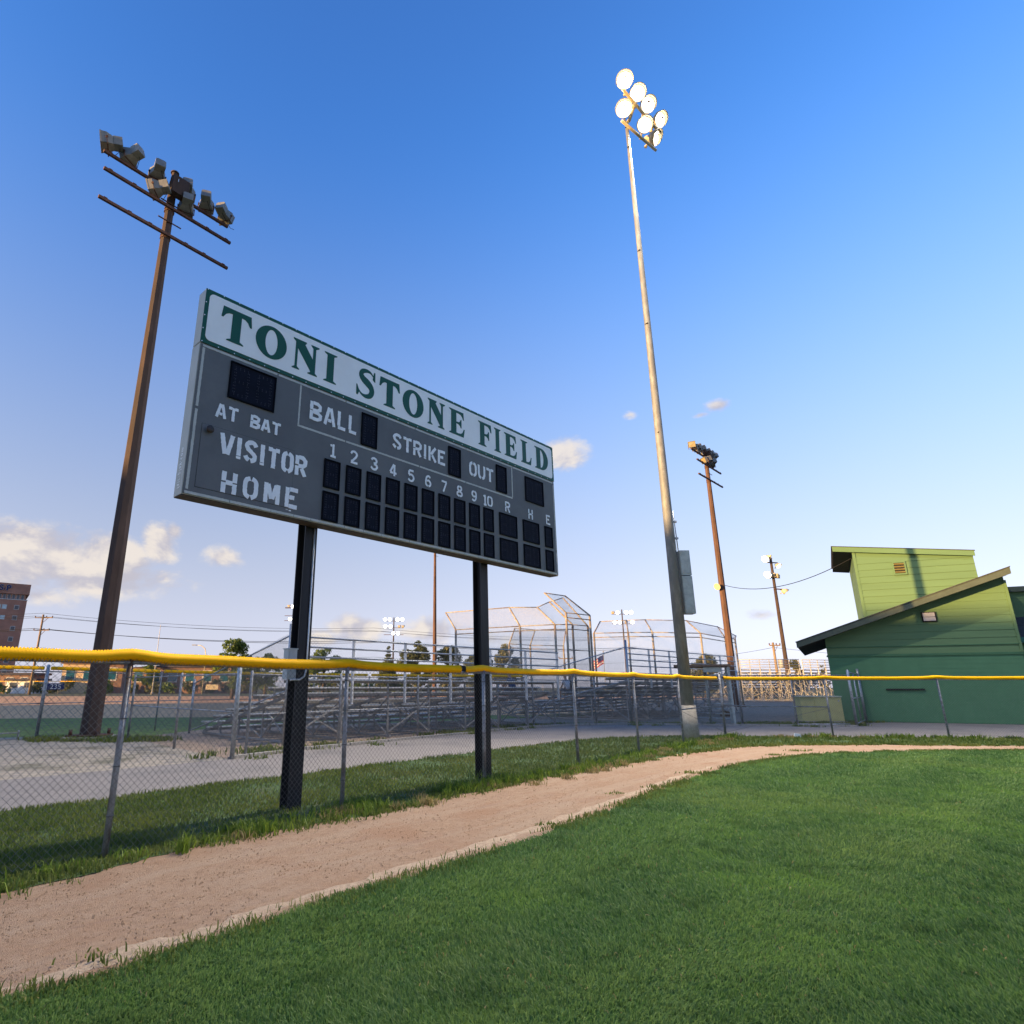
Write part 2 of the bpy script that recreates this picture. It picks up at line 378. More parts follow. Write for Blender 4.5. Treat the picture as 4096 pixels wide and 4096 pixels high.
# ------------------------------------------------------------------ ground
TG = [(-9, -4), (-6, .2), (-4.0, 2.05), (-2.28, 3.69), (-1.93, 3.99), (-1.53, 4.42), (-1.04, 4.99), (-.38, 5.76), (.55, 6.74), (1.96, 8.46), (3.81, 10.93), (5.7, 13.2), (7.47, 14.79), (10.25, 16.3), (14.76, 16.6), (22, 16.3), (40, 15)]
TF = [(-12, -4), (-6.6, 1.3), (-4.4, 3.9), (-3.36, 5.3), (-2.75, 6.3), (-2.2, 6.95), (-1.45, 7.95), (-.27, 9.3), (1.36, 11.2), (4.56, 14.6), (6.9, 16.9), (8.7, 18.0), (11.46, 18.45), (15.89, 17.95), (22, 17.3), (40, 16)]
PN = [(-14, -1), (-9, 5.0), (-5.81, 8.72), (-4.95, 9.74), (-3.82, 11.15), (-2.95, 12.06), (-.98, 14.3), (1.95, 17.7), (3.97, 19.82), (5.2, 20.95), (7.51, 21.6), (9.94, 21.45), (12.64, 21.15), (18.4, 20.6), (24, 19.9), (44, 17.5)]
PF = [(-30, -3), (-13, 6.5), (-8, 11.4), (-4.9, 14.95), (-3.67, 17.0), (-.78, 20.9), (1.1, 23.2), (2.9, 25.6), (5, 27.4), (8, 28.4), (12.6, 27.5), (17.3, 27.0), (20.3, 30.4), (27, 28), (46, 22)]
TGs, TFs, PNs = smooth_line(TG, .12), smooth_line(TF, .10), smooth_line(PN, .3)
TGr, TFr, PNr = ragged(TGs, .10, 1.6, 1), ragged(TFs, .22, 1.1, 2), ragged(PNs, .10, .9, 3)
sheet('ground', [(-1500, -600), (1500, -600), (1500, 2400), (-1500, 2400)], -.06, 'ground_mat')
sheet('infield_grass', [(-60, 10), (-13.4, 20.6), (-10, 20.5), (-9.5, 24.5), (10, 33.6), (14, 42), (-10, 38), (-24, 35.5), (-70, 36)], -.052, 'outgrass_mat')
sheet('infield_dirt', [(-70, 34.2), (-24, 34.2), (-9, 36.5), (6, 39), (20, 52), (46, 90), (46, 128), (-20, 120), (-80, 122), (-110, 100)], -.044, 'infield_mat')
sheet('dirt_lot', [(-32, -2), (-13, 6.3), (-8, 11.2), (-4.7, 14.8), (-4.9, 15.4), (-10.2, 21.2), (-13.6, 21.6), (-40, 14)], -.036, 'lot_mat')
sheet('spectator_yard', [(-4.75, 14.8), (-3.5, 16.8), (-.6, 20.7), (1.3, 23.0), (3.1, 25.4), (5, 27.2), (8, 28.2), (12.6, 27.3), (17.3, 26.8), (20.6, 30.2), (27, 48), (60, 70), (60, 84), (30, 82), (14, 50), (8, 37), (-9.5, 25.4), (-10.2, 21)], -.030, 'yard_mat')
sheet('asphalt_path', PNs[:-1] + [PN[-1]] + PF[::-1], -.020, 'asphalt')
def offset_line(line, d):
    a = np.array(line); t = np.gradient(a, axis=0); t /= np.linalg.norm(t, axis=1)[:, None]; return [tuple(p) for p in a + np.c_[-t[:, 1], t[:, 0]] * d]
TFv = ragged(ragged(offset_line(TFs, .16), .16, 1.7, 2.5), .09, 6.0, 7.5)
sheet('grass_strip', TFv + PNr[::-1], -.008, 'strip_mat')
LAWN = TGr + [(60, 12), (60, -30), (-9, -30)]
sheet('lawn', LAWN, .010, 'lawn_mat')
def track():
    n, mm = 260, 14
    def resample(line):
        a = np.array(line); d = np.r_[0, np.cumsum(np.hypot(*np.diff(a, axis=0).T))]; t = np.linspace(0, 1, n) ** 1.25 * d[-1]
        return np.c_[np.interp(t, d, a[:, 0]), np.interp(t, d, a[:, 1])]
    A, B = resample(TGs), resample(TFr)
    vs, fs, mi = [], [], []
    for i in range(n):
        for j in range(mm):
            t = -.06 + 1.28 * j / (mm - 1); x, y = A[i] * (1 - t) + B[i] * t
            z = -.012 + .008 * noise.noise((x * 2.2, y * 2.2, 0)) + .005 * noise.noise((x * 7, y * 7, 3))
            vs.append((x, y, z - max(0, t - 1) * .02))
    for i in range(n - 1):
        for j in range(mm - 1):
            a = i * mm + j; fs.append((a, a + 1, a + mm + 1, a + mm)[::-1]); mi.append(0)
    along = np.r_[0, np.cumsum(np.hypot(*np.diff(A, axis=0).T))]
    sv = np.array([(along[i] * .35, (-.06 + 1.28 * j / (mm - 1)) * 7.0, 0.0) for i in range(n) for j in range(mm)], dtype=np.float32)
    me = bpy.data.meshes.new('dirt_track'); me.from_pydata(vs, [], fs)
    at = me.attributes.new('run', 'FLOAT_VECTOR', 'POINT'); at.data.foreach_set('vector', sv.ravel()); me.materials.append(MATS['track_mat'])
    me.polygons.foreach_set('use_smooth', [True] * len(fs)); me.update(); return structure(link('dirt_track', me))
track()
# the pale dusty wheel rut that follows the lawn edge
def rut():
    a = np.array(smooth_line([p for p in TG[1:12]], .10)); t = np.gradient(a, axis=0); t /= np.linalg.norm(t, axis=1)[:, None]; nrm = np.c_[-t[:, 1], t[:, 0]]
    vs, fs = [], []
    for i, (p, q) in enumerate(zip(a, nrm)):
        k = noise.noise((p[0] * 1.5, p[1] * 1.5, 4)); wd = max(.010, .048 + .06 * k + .045 * noise.noise((p[0] * 6, p[1] * 6, 8)) + .03 * noise.noise((p[0] * 17, p[1] * 17, 8))); off = .15 + .015 * p[1] + .07 * k + .03 * noise.noise((p[0] * 9, p[1] * 9, 5))
        for j, (s, h) in enumerate(((-1.9, -.020), (-.9, .000), (-.3, -.001), (.3, .002), (.9, .000), (1.9, -.020))):
            e = p + q * (off + s * wd); vs.append((e[0], e[1], h - .006 + .006 * noise.noise((e[0] * 9, e[1] * 9, 1))))
    for i in range(len(a) - 1):
        for j in range(5): b = i * 6 + j; fs.append((b, b + 6, b + 7, b + 1)[::-1])
    me = bpy.data.meshes.new('dusty_rut'); me.from_pydata(vs, [], fs); me.materials.append(MATS['dust_mat']); me.polygons.foreach_set('use_smooth', [True] * len(fs)); me.update()
    structure(link('dusty_rut', me))
rut()
# concrete edging along the far side of the path: single lengths
kroot = structure(link('path_kerb', MB().box(-.06, .06, -.06, .06, -.1, .03).mesh('path_kerb', 'kerb_mat'), None, (-4.9, 14.95, 0)))
for a, b in zip(PF[3:12], PF[4:12]):
    n = max(1, round(math.dist(a, b) / 1.8))
    for k in range(n):
        p = Vector((a[0] + (b[0] - a[0]) * k / n, a[1] + (b[1] - a[1]) * k / n, 0)); q = Vector((a[0] + (b[0] - a[0]) * (k + 1) / n, a[1] + (b[1] - a[1]) * (k + 1) / n, 0)); d = (q - p).normalized() * .02
        h = .055 + random.uniform(-.012, .012); off = Vector((-4.9, 14.95, 0))
        MB().bar(p + d - off + Vector((0, 0, h - .1)), q - d - off + Vector((0, 0, h - .1 + random.uniform(-.01, .01))), .13, .2).build('kerb_stone', 'kerb_mat', kroot)

# ------------------------------------------------------------------ grass
def blades(name, P, z0, hlo, hhi, wid, m, label, cat, seed, lean=.5, tint_pow=1.0, bias=None, comb=None):
    g = np.random.default_rng(seed); n = len(P); h = g.uniform(hlo, hhi, n) if np.isscalar(hlo) else hlo * g.uniform(.7, 1.25, n)
    ph = g.uniform(0, 2 * np.pi, n); la = g.uniform(0, 2 * np.pi, n); ll = g.uniform(.1, 1, n) * lean * h
    tn = g.uniform(0, 1, n) ** tint_pow
    if bias is not None: tn = np.clip(tn + bias, 0, 1)
    wx, wy = np.cos(ph) * wid / 2, np.sin(ph) * wid / 2; lx, ly = np.cos(la) * ll, np.sin(la) * ll
    if comb is not None: lx, ly = lx + comb[0] * comb[2] * h * .8, ly + comb[1] * comb[2] * h * .8
    V = np.empty((n, 5, 3)); x, y = P[:, 0], P[:, 1]
    V[:, 0] = np.c_[x - wx, y - wy, np.full(n, z0)]; V[:, 1] = np.c_[x + wx, y + wy, np.full(n, z0)]
    V[:, 2] = np.c_[x - wx * .8 + lx * .35, y - wy * .8 + ly * .35, z0 + h * .6]; V[:, 3] = np.c_[x + wx * .8 + lx * .35, y + wy * .8 + ly * .35, z0 + h * .6]
    V[:, 4] = np.c_[x + lx, y + ly, z0 + h * np.sqrt(np.maximum(.2, 1 - (ll / h) ** 2 * .6))]
    T = np.array([[0, 1, 3], [0, 3, 2], [2, 3, 4]])[None] + (np.arange(n) * 5)[:, None, None]
    tint = np.repeat(tn, 5)
    o = link(name, tri_mesh(name, V.reshape(-1, 3), T.reshape(-1, 3), m, tint)); return stuff(o, label, cat)
def frustum_pts(n, y0, y1, seed, left=-.86, right=1.12):
    g = np.random.default_rng(seed); y = np.exp(g.uniform(np.log(y0), np.log(y1), n)); x = g.uniform(left, right, n) * y
    return np.c_[x, y]
def vnoise(P, f, s):
    nz = noise.noise; return np.fromiter((nz((x, y, s)) for x, y in (P * f).tolist()), float, len(P))
P = np.concatenate([frustum_pts(760000, 2.0, 21, 11), frustum_pts(210000, 1.6, 21, 19, 1.12, 2.1), frustum_pts(40000, 1.6, 5, 20, -1.5, -.86)])
P = P[inside(P, LAWN)]
dcam = np.hypot(P[:, 0], P[:, 1])
clump = vnoise(P, 3.1, 4) + .6 * vnoise(P, 9.0, 14)                  # tufts
band = np.sin((P[:, 0] * .70 - P[:, 1] * .71 + .35 * np.sin(P[:, 1] * .35)) * 2 * np.pi / 1.9)   # mower passes bend the blades to and fro
blades('lawn_grass', P, .008, np.clip(.030 + .0012 * dcam, .03, .045) * np.clip(1 + .38 * clump, .55, 1.6), None, (.0032 + .0008 * dcam) * np.where(P[:, 0] > 1.12 * P[:, 1], 1.5, 1), 'lawn_blade', 'short mown green outfield grass filling the foreground', 'grass', 1, .95, bias=np.clip(clump * .30 + band * .10, -.4, .4), comb=(.70, -.71, band * .55))
gs = np.random.default_rng(77); Q = P[gs.integers(0, len(P), 9000)]; Q = Q[vnoise(Q, .8, 31) + gs.uniform(-.3, .3, len(Q)) > .05]
blades('lawn_straw', Q, .010, .02, .045, .0035 + .0009 * np.hypot(Q[:, 0], Q[:, 1]), 'dry_blade', 'scattered pale clippings and dry blades in the lawn', 'grass', 78, 1.4)
# uneven longer fringe where the lawn meets the track
E = np.array(TGs)[:int(len(TGs) * .85)]; sel = rng.integers(0, len(E), 26000); Q = E[sel] + rng.normal(0, .09, (26000, 2)) + np.array([.03, -.03])
keep = vnoise(Q[:, :], 1.7, 3) > -.12; Q = Q[keep & (Q[:, 1] > 2)]
blades('lawn_fringe', Q, 0, .03, .075, .004 + .0009 * np.hypot(Q[:, 0], Q[:, 1]), 'strip_blade', 'ragged pale fringe of grass along the dirt track', 'grass', 2, .9)
STRIP = TFv + PNr[::-1]
P = frustum_pts(420000, 4.0, 24, 12); P = P[inside(P, STRIP)]
keep = (vnoise(P, .9, 6) + rng.uniform(-.5, .5, len(P))) > -.28; P = P[keep]; dc = np.hypot(P[:, 0], P[:, 1])
blades('verge_grass', P, -.01, np.clip(.045 + .0012 * dc, .04, .070) * np.clip(1 + .5 * vnoise(P, 2.2, 5), .5, 1.7), None, .0035 + .0009 * dc, 'strip_blade', 'uncut grass verge between chain link fence and asphalt path', 'grass', 3, .8)
E2 = np.array(TFv); E2 = E2[(E2[:, 1] > 3) & (E2[:, 0] < 26)]; sel = rng.integers(0, len(E2), 22000); Q = E2[sel] + rng.normal(0, .10, (22000, 2)) + np.array([.04, -.05])
keep = (vnoise(Q, 1.3, 8) + .7 * vnoise(Q, 5.0, 9)) > -.10; Q = Q[keep]; dq = np.hypot(Q[:, 0], Q[:, 1])
blades('verge_fringe', Q, -.012, .02, .085, .004 + .0009 * dq, 'strip_blade', 'thin ragged fringe of grass creeping from the verge onto the track', 'grass', 13, 1.0)
# weeds and tall tufts at the foot of the fence
FEN = [(-5.14, 4.11), (-3.26, 6.51), (-1.38, 8.91), (.665, 11.1), (2.71, 13.3), (4.82, 16.17), (6.85, 18.62), (9.29, 21.41), (12.66, 21.09), (16.04, 20.58), (19.4, 20.1), (22.8, 19.6)]
FL = np.array(dense(FEN, .05)); g_ = np.random.default_rng(5); pts, hh = [], []
for k in range(430):
    c = FL[g_.integers(0, len(FL))]; c = c + g_.normal(0, .16, 2) + np.array([.10, -.14])
    dd = np.hypot(*c); strength = noise.noise((c[0] * .7, c[1] * .7, 12)) + g_.uniform(-.25, .35)
    if strength < -.05: continue
    m = int(g_.integers(18, 60) * (1 if dd < 14 else .7)); sp = g_.uniform(.04, .14)
    pts.append(c + g_.normal(0, sp, (m, 2))); hh.append(np.full(m, g_.uniform(.07, .20) * (1.0 if dd < 12 else .9)))
pts = np.concatenate(pts); hh = np.concatenate(hh)
blades('fence_weeds', pts, -.01, hh, None, .007 + .0008 * np.hypot(pts[:, 0], pts[:, 1]), 'weed_blade', 'bright green weeds and tufts along the fence foot', 'weeds', 6, 1.1)
pts = []
for k in range(46):
    c = FL[g_.integers(0, int(len(FL) * .75))] + g_.normal(0, .18, 2) + np.array([.22, -.28]); pts.append(c + g_.normal(0, .07, (50, 2)))
pts = np.concatenate(pts)
blades('dry_weeds', pts, -.01, .04, .13, .006 + .0008 * np.hypot(pts[:, 0], pts[:, 1]), 'dry_blade', 'dry yellow weeds scattered at the track edge', 'weeds', 7, 1.0)
# small plants inside the track and along the path's far edge
pts = []
for x, y, k_ in ((1.2, 7.9, .7), (3.4, 10.7, .8), (4.7, 12.4, 1.2), (7.9, 15.6, 1.0), (9.0, 16.6, 1.4), (-2.0, 4.2, 1.0), (-.75, 5.35, .7), (2.6, 10.1, .6)):
    pts.append(np.array((x, y)) + rng.normal(0, .07 * k_, (int(50 * k_), 2)) * np.array((1.7, .8)))
pts = np.concatenate(pts); blades('track_plantlets', pts, -.005, .02, .07, .009 + .0008 * np.hypot(pts[:, 0], pts[:, 1]), 'strip_blade', 'small green plants creeping over the dirt track', 'weeds', 8, 1.2)
pts = []
for k in range(150):
    i = g_.integers(0, 9); a, b = np.array(PF[3 + i]), np.array(PF[4 + i]); c = a + (b - a) * g_.uniform(0, 1) + g_.normal(0, .5, 2) + np.array([-.3, .5]); pts.append(c + g_.normal(0, .14, (40, 2)))
for k in range(60): pts.append(np.array((g_.uniform(-13, -8.5), g_.uniform(19.6, 20.9))) + g_.normal(0, .2, (60, 2)))
for k in range(26): pts.append(np.array((g_.uniform(13.5, 17), g_.uniform(27.4, 29.5))) + g_.normal(0, .2, (40, 2)))
pts = np.concatenate(pts); blades('yard_weeds', pts, -.03, .05, .16, np.full(len(pts), .03), 'strip_blade', 'scrubby weeds around the bleachers and path edge', 'weeds', 9, 1.0)
# crumbs of earth, small stones and clippings on the track
def crumbs():
    n = 16000; g = np.random.default_rng(21); P = frustum_pts(n * 2, 3.4, 20, 22)
    P = P[inside(P, TGs + TFs[::-1])][:n]; n = len(P); d = np.hypot(P[:, 0], P[:, 1]); r = g.uniform(.0025, .0075, n) * (.7 + d * .07) * np.where(g.uniform(0, 1, n) > .97, 2.0, 1)
    V = np.empty((n, 5, 3)); th = g.uniform(0, 6.28, n)
    for k in range(4): V[:, k] = np.c_[P[:, 0] + r * np.cos(th + k * 1.57) * g.uniform(.6, 1.5, n), P[:, 1] + r * np.sin(th + k * 1.57), np.full(n, -.012)]
    V[:, 4] = np.c_[P, -.008 + r * 1.1]
    T = np.array([[0, 1, 4], [1, 2, 4], [2, 3, 4], [3, 0, 4]])[None] + (np.arange(n) * 5)[:, None, None]
    stuff(link('track_crumbs', tri_mesh('track_crumbs', V.reshape(-1, 3), T.reshape(-1, 3), 'track_mat')), 'crumbs of earth and small stones on the dirt track', 'gravel')
crumbs()
tag(MB().prism([(-.11, 0), (.11, 0), (.10, .10), (-.09, .12)], -.005, .03).build('paper_scrap', 'paper', None, (11.45, 21.0, 0)), 'white scrap of litter in the grass verge by the path', 'litter')

# ------------------------------------------------------------------ chain link
def link_mesh(name, W, H, cell, r, m, sides=3, z0=0.0):
    """woven wire in the local xz plane: zigzag wires that hook into each other"""
    h = cell / 2; nw = int(round(W / h)); ns = int(round(H / h)); hx = W / nw
    i = np.arange(nw)[:, None]; k = np.arange(ns + 1)[None, :]
    x = i * hx + hx * ((k + i) % 2); z = z0 + k * (H / ns) + 0 * i; y = np.where((k + i) % 2 == 0, 1, -1) * r * .9
    C = np.stack([x, y + 0 * z, z], -1)                   # nw, ns+1, 3
    ang = 2 * np.pi * np.arange(sides) / sides + .5
    if sides == 2: offs = np.array([[r, 0, 0], [-r, 0, 0]]) * 1.2
    else: offs = np.stack([np.cos(ang) * r * 1.3, np.sin(ang) * r, 0 * ang], -1)
    V = (C[:, :, None, :] + offs[None, None]).reshape(-1, 3)
    base = ((np.arange(nw)[:, None] * (ns + 1) + np.arange(ns)[None, :]) * sides).reshape(-1)
    T = []
    for s in range(sides if sides > 2 else 1):
        a, b = s, (s + 1) % sides
        T += [np.stack([base + a, base + b, base + sides + b], -1), np.stack([base + a, base + sides + b, base + sides + a], -1)]
    return tri_mesh(name, V, np.concatenate(T), m)
NEAR_LINK = link_mesh('chain_link_mesh', 3.05, 1.80, .0707, .0020, 'wire', 3, .03)
FAR_LINK = link_mesh('chain_link_mesh', 3.0, 1.80, .10, .0022, 'wire', 2, .03)
TALL_LINK = link_mesh('chain_link_mesh', 3.0, 1.20, .10, .0024, 'wire', 2, 0)
def V3(p, z=0.0): return Vector((p[0], p[1], z))
def span(me, a, b, parent, base_w, zscale=1.0, z=0.0):
    d = V3(b) - V3(a); off = parent.location
    return link('chain_link_mesh', me, parent, V3(a, z) - Vector((off.x, off.y, 0)), (0, 0, math.atan2(d.y, d.x)), (d.length / base_w, 1, zscale))
def corrugated(pts, r, pitch, amp, n=12):
    """tube with ring ribs following a polyline of Vectors"""
    L = [0]
    for a, b in zip(pts[:-1], pts[1:]): L.append(L[-1] + (b - a).length)
    P = np.array([tuple(p) for p in pts]); t = np.arange(0, L[-1], pitch / 2)
    Q = np.c_[[np.interp(t, L, P[:, k]) for k in range(3)]].T
    rs = [r + (amp if i % 2 else -amp) for i in range(len(t))]
    return MB().tube([Vector(q) for q in Q], rs, n, cap=False)
fence = thing('outfield_fence', 'tall chain link outfield fence topped with a yellow plastic cap beside the dirt track', 'fence', (*FEN[0], 0))
F0 = Vector((*FEN[0], 0))
for i, p in enumerate(FEN):
    q = V3(p) - F0; lean = Vector((random.uniform(-.02, .02), random.uniform(-.01, .01), 0)); r = .030 if i != 7 else .040
    MB().tube([q + Vector((0, 0, -.1)), q + lean + Vector((0, 0, 1.84 if i != 7 else 1.98))], r, 12).build('post', 'rust_post' if i in (1, 0) else 'galv_dull', fence)
    for z in (.35, .8, 1.25, 1.65):
        MB().tube([q + lean * (z / 1.84) + Vector((0, 0, z - .006)), q + lean * (z / 1.84) + Vector((0, 0, z + .006))], r + .006, 10).build('wire_tie', 'wire', fence)
for i, (a, b) in enumerate(zip(FEN[:-1], FEN[1:])):
    nrm = (V3(b) - V3(a)).normalized(); nrm = Vector((nrm.y, -nrm.x, 0)) * .040
    o = span(NEAR_LINK, a, b, fence, 3.05); o.location += nrm
    MB().tube([V3(a, 1.80) - F0, V3(b, 1.80) - F0], .021, 8).build('top_rail', 'galv_dull', fence)
# yellow cap: sags between the posts, humps over them
def cap_line(i0, i1, t0=0.0, t1=1.0):
    out = []
    for i in range(i0, i1):
        a, b = V3(FEN[i]), V3(FEN[i + 1]); n = 24
        for k in range(n + 1):
            t = k / n
            if (i == i0 and t < t0) or (i == i1 - 1 and t > t1): continue
            if k == 0 and i > i0: continue
            hump = math.exp(-((t * 3.05) / .22) ** 2) + math.exp(-(((1 - t) * 3.05) / .22) ** 2)
            z = 1.854 + .026 * min(1, hump) + .006 * noise.noise((i * 3 + t * 4, 1, 2)) - .012 * math.sin(math.pi * t)
            p = a.lerp(b, t) - F0; p.z = z; out.append(p)
    return out
corrugated(cap_line(0, 3, 0, .80), .056, .030, .0090, 14).build('cap', 'cap_yellow', fence)
corrugated(cap_line(2, 7, .83, .93), .054, .026, .0012, 14).build('cap', 'cap_yellow', fence)
corrugated(cap_line(7, 11, .04, 1), .054, .026, .0010, 14).build('cap', 'cap_yellow', fence)
for i, t in ((2, .80), (2, .83), (7, .04)):
    p = V3(FEN[i]).lerp(V3(FEN[i + 1]), t) - F0; d = (V3(FEN[i + 1]) - V3(FEN[i])).normalized() * .012; p.z = 1.862
    MB().tube([p - d, p + d], .050, 12).build('cap_end', 'cap_dark', fence)
# brace rails and truss wires either side of the gate post
for a, b in ((6, 7), (8, 7)):
    A, B = V3(FEN[a]) - F0, V3(FEN[b]) - F0
    MB().tube([A + Vector((0, 0, .93)), B + Vector((0, 0, .97))], .018, 8).build('brace_rail', 'galv_dull', fence)
    MB().tube([A + Vector((0, 0, .90)), B + Vector((0, 0, .12))], .006, 5).build('truss_wire', 'wire', fence)

def simple_fence(label, pts, h, post_r=.030, cap=None, midrail=None, zs=1.0, group=None, thick=(), rail=True, mesh=True, name='chain_link_fence', m='galv_dull', cat='fence'):
    root = thing(name, label, cat, (*pts[0], 0), 0, group); o0 = V3(pts[0])
    for i, p in enumerate(pts):
        q = V3(p) - o0; r = .055 if i in thick else post_r; hh = h + (.14 if i in thick else 0)
        MB().tube([q + Vector((0, 0, -.1)), q + Vector((0, 0, hh)), q + Vector((0, 0, hh + .03))], [r, r, r * .35], 10).build('post', 'galv' if i in thick else m, root)
    for a, b in zip(pts[:-1], pts[1:]):
        A, B = V3(a) - o0, V3(b) - o0; off = (B - A).normalized() * (.12 if cap else 0)
        if rail: MB().tube([A + Vector((0, 0, h - .06)), B + Vector((0, 0, h - .06))], .021, 6).build('top_rail', m, root)
        if midrail: MB().tube([A + Vector((0, 0, midrail)), B + Vector((0, 0, midrail))], .019, 6).build('mid_rail', m, root)
        if mesh:
            n = max(1, round((B - A).length / 3.0))
            for k in range(n):
                aa, bb = Vector(a).lerp(Vector(b), k / n), Vector(a).lerp(Vector(b), (k + 1) / n); span(FAR_LINK, aa, bb, root, 3.0, (h - .06) / 1.83)
        if cap: MB().tube([A + off + Vector((0, 0, cap)), B - off + Vector((0, 0, cap))], .062, 10).build('cap', 'cap_yellow', root)
    return root
# fence of the far field, yellow cap, with the thick gate post at its near end
simple_fence('yellow capped chain link fence around the dirt infield behind the left light pole', [(-19.5, 13.6), (-16.4, 17.2), (-13.2, 20.9), (-11.2, 24.9), (-9.2, 28.2), (-6.4, 30.9), (-3.9, 32.5), (0.2, 34.3), (4.5, 36.0)], 2.12, .03, cap=2.17, midrail=1.05, thick=(2,))
simple_fence('low chain link cross fence with mid rail between path corner and left light pole', [(-4.86, 14.89), (-7.29, 17.48), (-10.0, 20.4)], 1.92, .034, midrail=1.0, thick=(0,))
simple_fence('chain link fence along the path kerb behind the scoreboard', [(-4.70, 15.35), (-2.98, 18.1), (-.9, 21.25), (1.3, 24.2), (3.7, 26.8), (6.9, 29.3)], 1.92, .034, midrail=.92)
simple_fence('chain link fence beside the turnstile in front of beige utility box', [(13.0, 28.1), (15.2, 27.75), (17.38, 27.17)], 2.12, .034, thick=(0, 2))
gate = thing('chain_link_gate', 'swung open chain link gate leaf leading back to the green building', 'gate', (17.38, 27.17, 0))
G0, G1 = Vector((.06, .08, 0)), Vector((2.5, 3.2, 0))
for q in (G0, G0.lerp(G1, .5), G1): MB().tube([q + Vector((0, 0, .06)), q + Vector((0, 0, 2.2))], .030, 8).build('upright', 'galv', gate)
for z in (.08, 1.1, 2.18): MB().tube([G0 + Vector((0, 0, z)), G1 + Vector((0, 0, z))], .028, 8).build('rail', 'galv', gate)
span(FAR_LINK, (17.44, 27.25), (19.88, 30.37), gate, 3.0, 1.16)
MB().tube([G1 + Vector((.12, .15, -.1)), G1 + Vector((.12, .15, 2.42))], .06, 10).build('end_post', 'galv', gate)
simple_fence('low grey pipe rail at the left lot edge by the thick gate post', [(-13.6, 20.6), (-22, 14.5)], .22, .03, mesh=False, name='pipe_rail', cat='rail')

# ------------------------------------------------------------------ lettering
def poly_mesh(name, loops, depth, m, extra=None):
    """flat shape with holes standing in xz, facing -y"""
    cu = bpy.data.curves.new(name, 'CURVE'); cu.dimensions = '2D'; cu.fill_mode = 'BOTH'; cu.extrude = depth / 2
    for lp in loops:
        sp = cu.splines.new('POLY'); sp.points.add(len(lp) - 1); sp.use_cyclic_u = True
        for k, (x, y) in enumerate(lp): sp.points[k].co = (x, y, 0, 1)
    ob = bpy.data.objects.new('tmp', cu); me = bpy.data.meshes.new_from_object(ob)
    bpy.data.objects.remove(ob); bpy.data.curves.remove(cu)
    me.transform(Matrix.Rotation(R(90), 4, 'X')); me.transform(Matrix.Translation((0, -depth / 2, 0)))
    me.name = name; me.materials.clear(); me.materials.append(MATS[m]); return me
def ell(cx, cy, rx, ry, a0=0, a1=360, n=28, sq=2.0):
    out = []
    for k in range(n + 1):
        a = R(a0 + (a1 - a0) * k / n); c, s = math.cos(a), math.sin(a)
        out.append((cx + rx * math.copysign(abs(c) ** (2 / sq), c), cy + ry * math.copysign(abs(s) ** (2 / sq), s)))
    return out[:-1] if abs(a1 - a0) == 360 else out
def ribbon(pts, wd):
    """outline of a stroke; wd is one width or one per point"""
    P = [Vector((x, y)) for x, y in pts]; W = wd if isinstance(wd, list) else [wd] * len(P); Lf, Rt = [], []
    for i, p in enumerate(P):
        a = (P[i] - P[i - 1]).normalized() if i else (P[1] - P[0]).normalized(); b = (P[i + 1] - P[i]).normalized() if i < len(P) - 1 else a
        n1, n2 = Vector((-a.y, a.x)), Vector((-b.y, b.x)); n = (n1 + n2); n = n.normalized() if n.length > 1e-4 else n1; k = min(1.6, 1 / max(.5, n.dot(n1)))
        Lf.append(tuple(p + n * W[i] / 2 * k)); Rt.append(tuple(p - n * W[i] / 2 * k))
    return Lf + Rt[::-1]
def spline(pts, n=8):
    out = []; P = [pts[0]] + list(pts) + [pts[-1]]
    for i in range(1, len(P) - 2):
        p0, p1, p2, p3 = (np.array(P[i + k - 1]) for k in range(4))
        for t in np.linspace(0, 1, n, endpoint=False): out.append(tuple(.5 * (2 * p1 + (p2 - p0) * t + (2 * p0 - 5 * p1 + 4 * p2 - p3) * t * t + (3 * p1 - p0 - 3 * p2 + p3) * t ** 3)))
    return out + [tuple(pts[-1])]
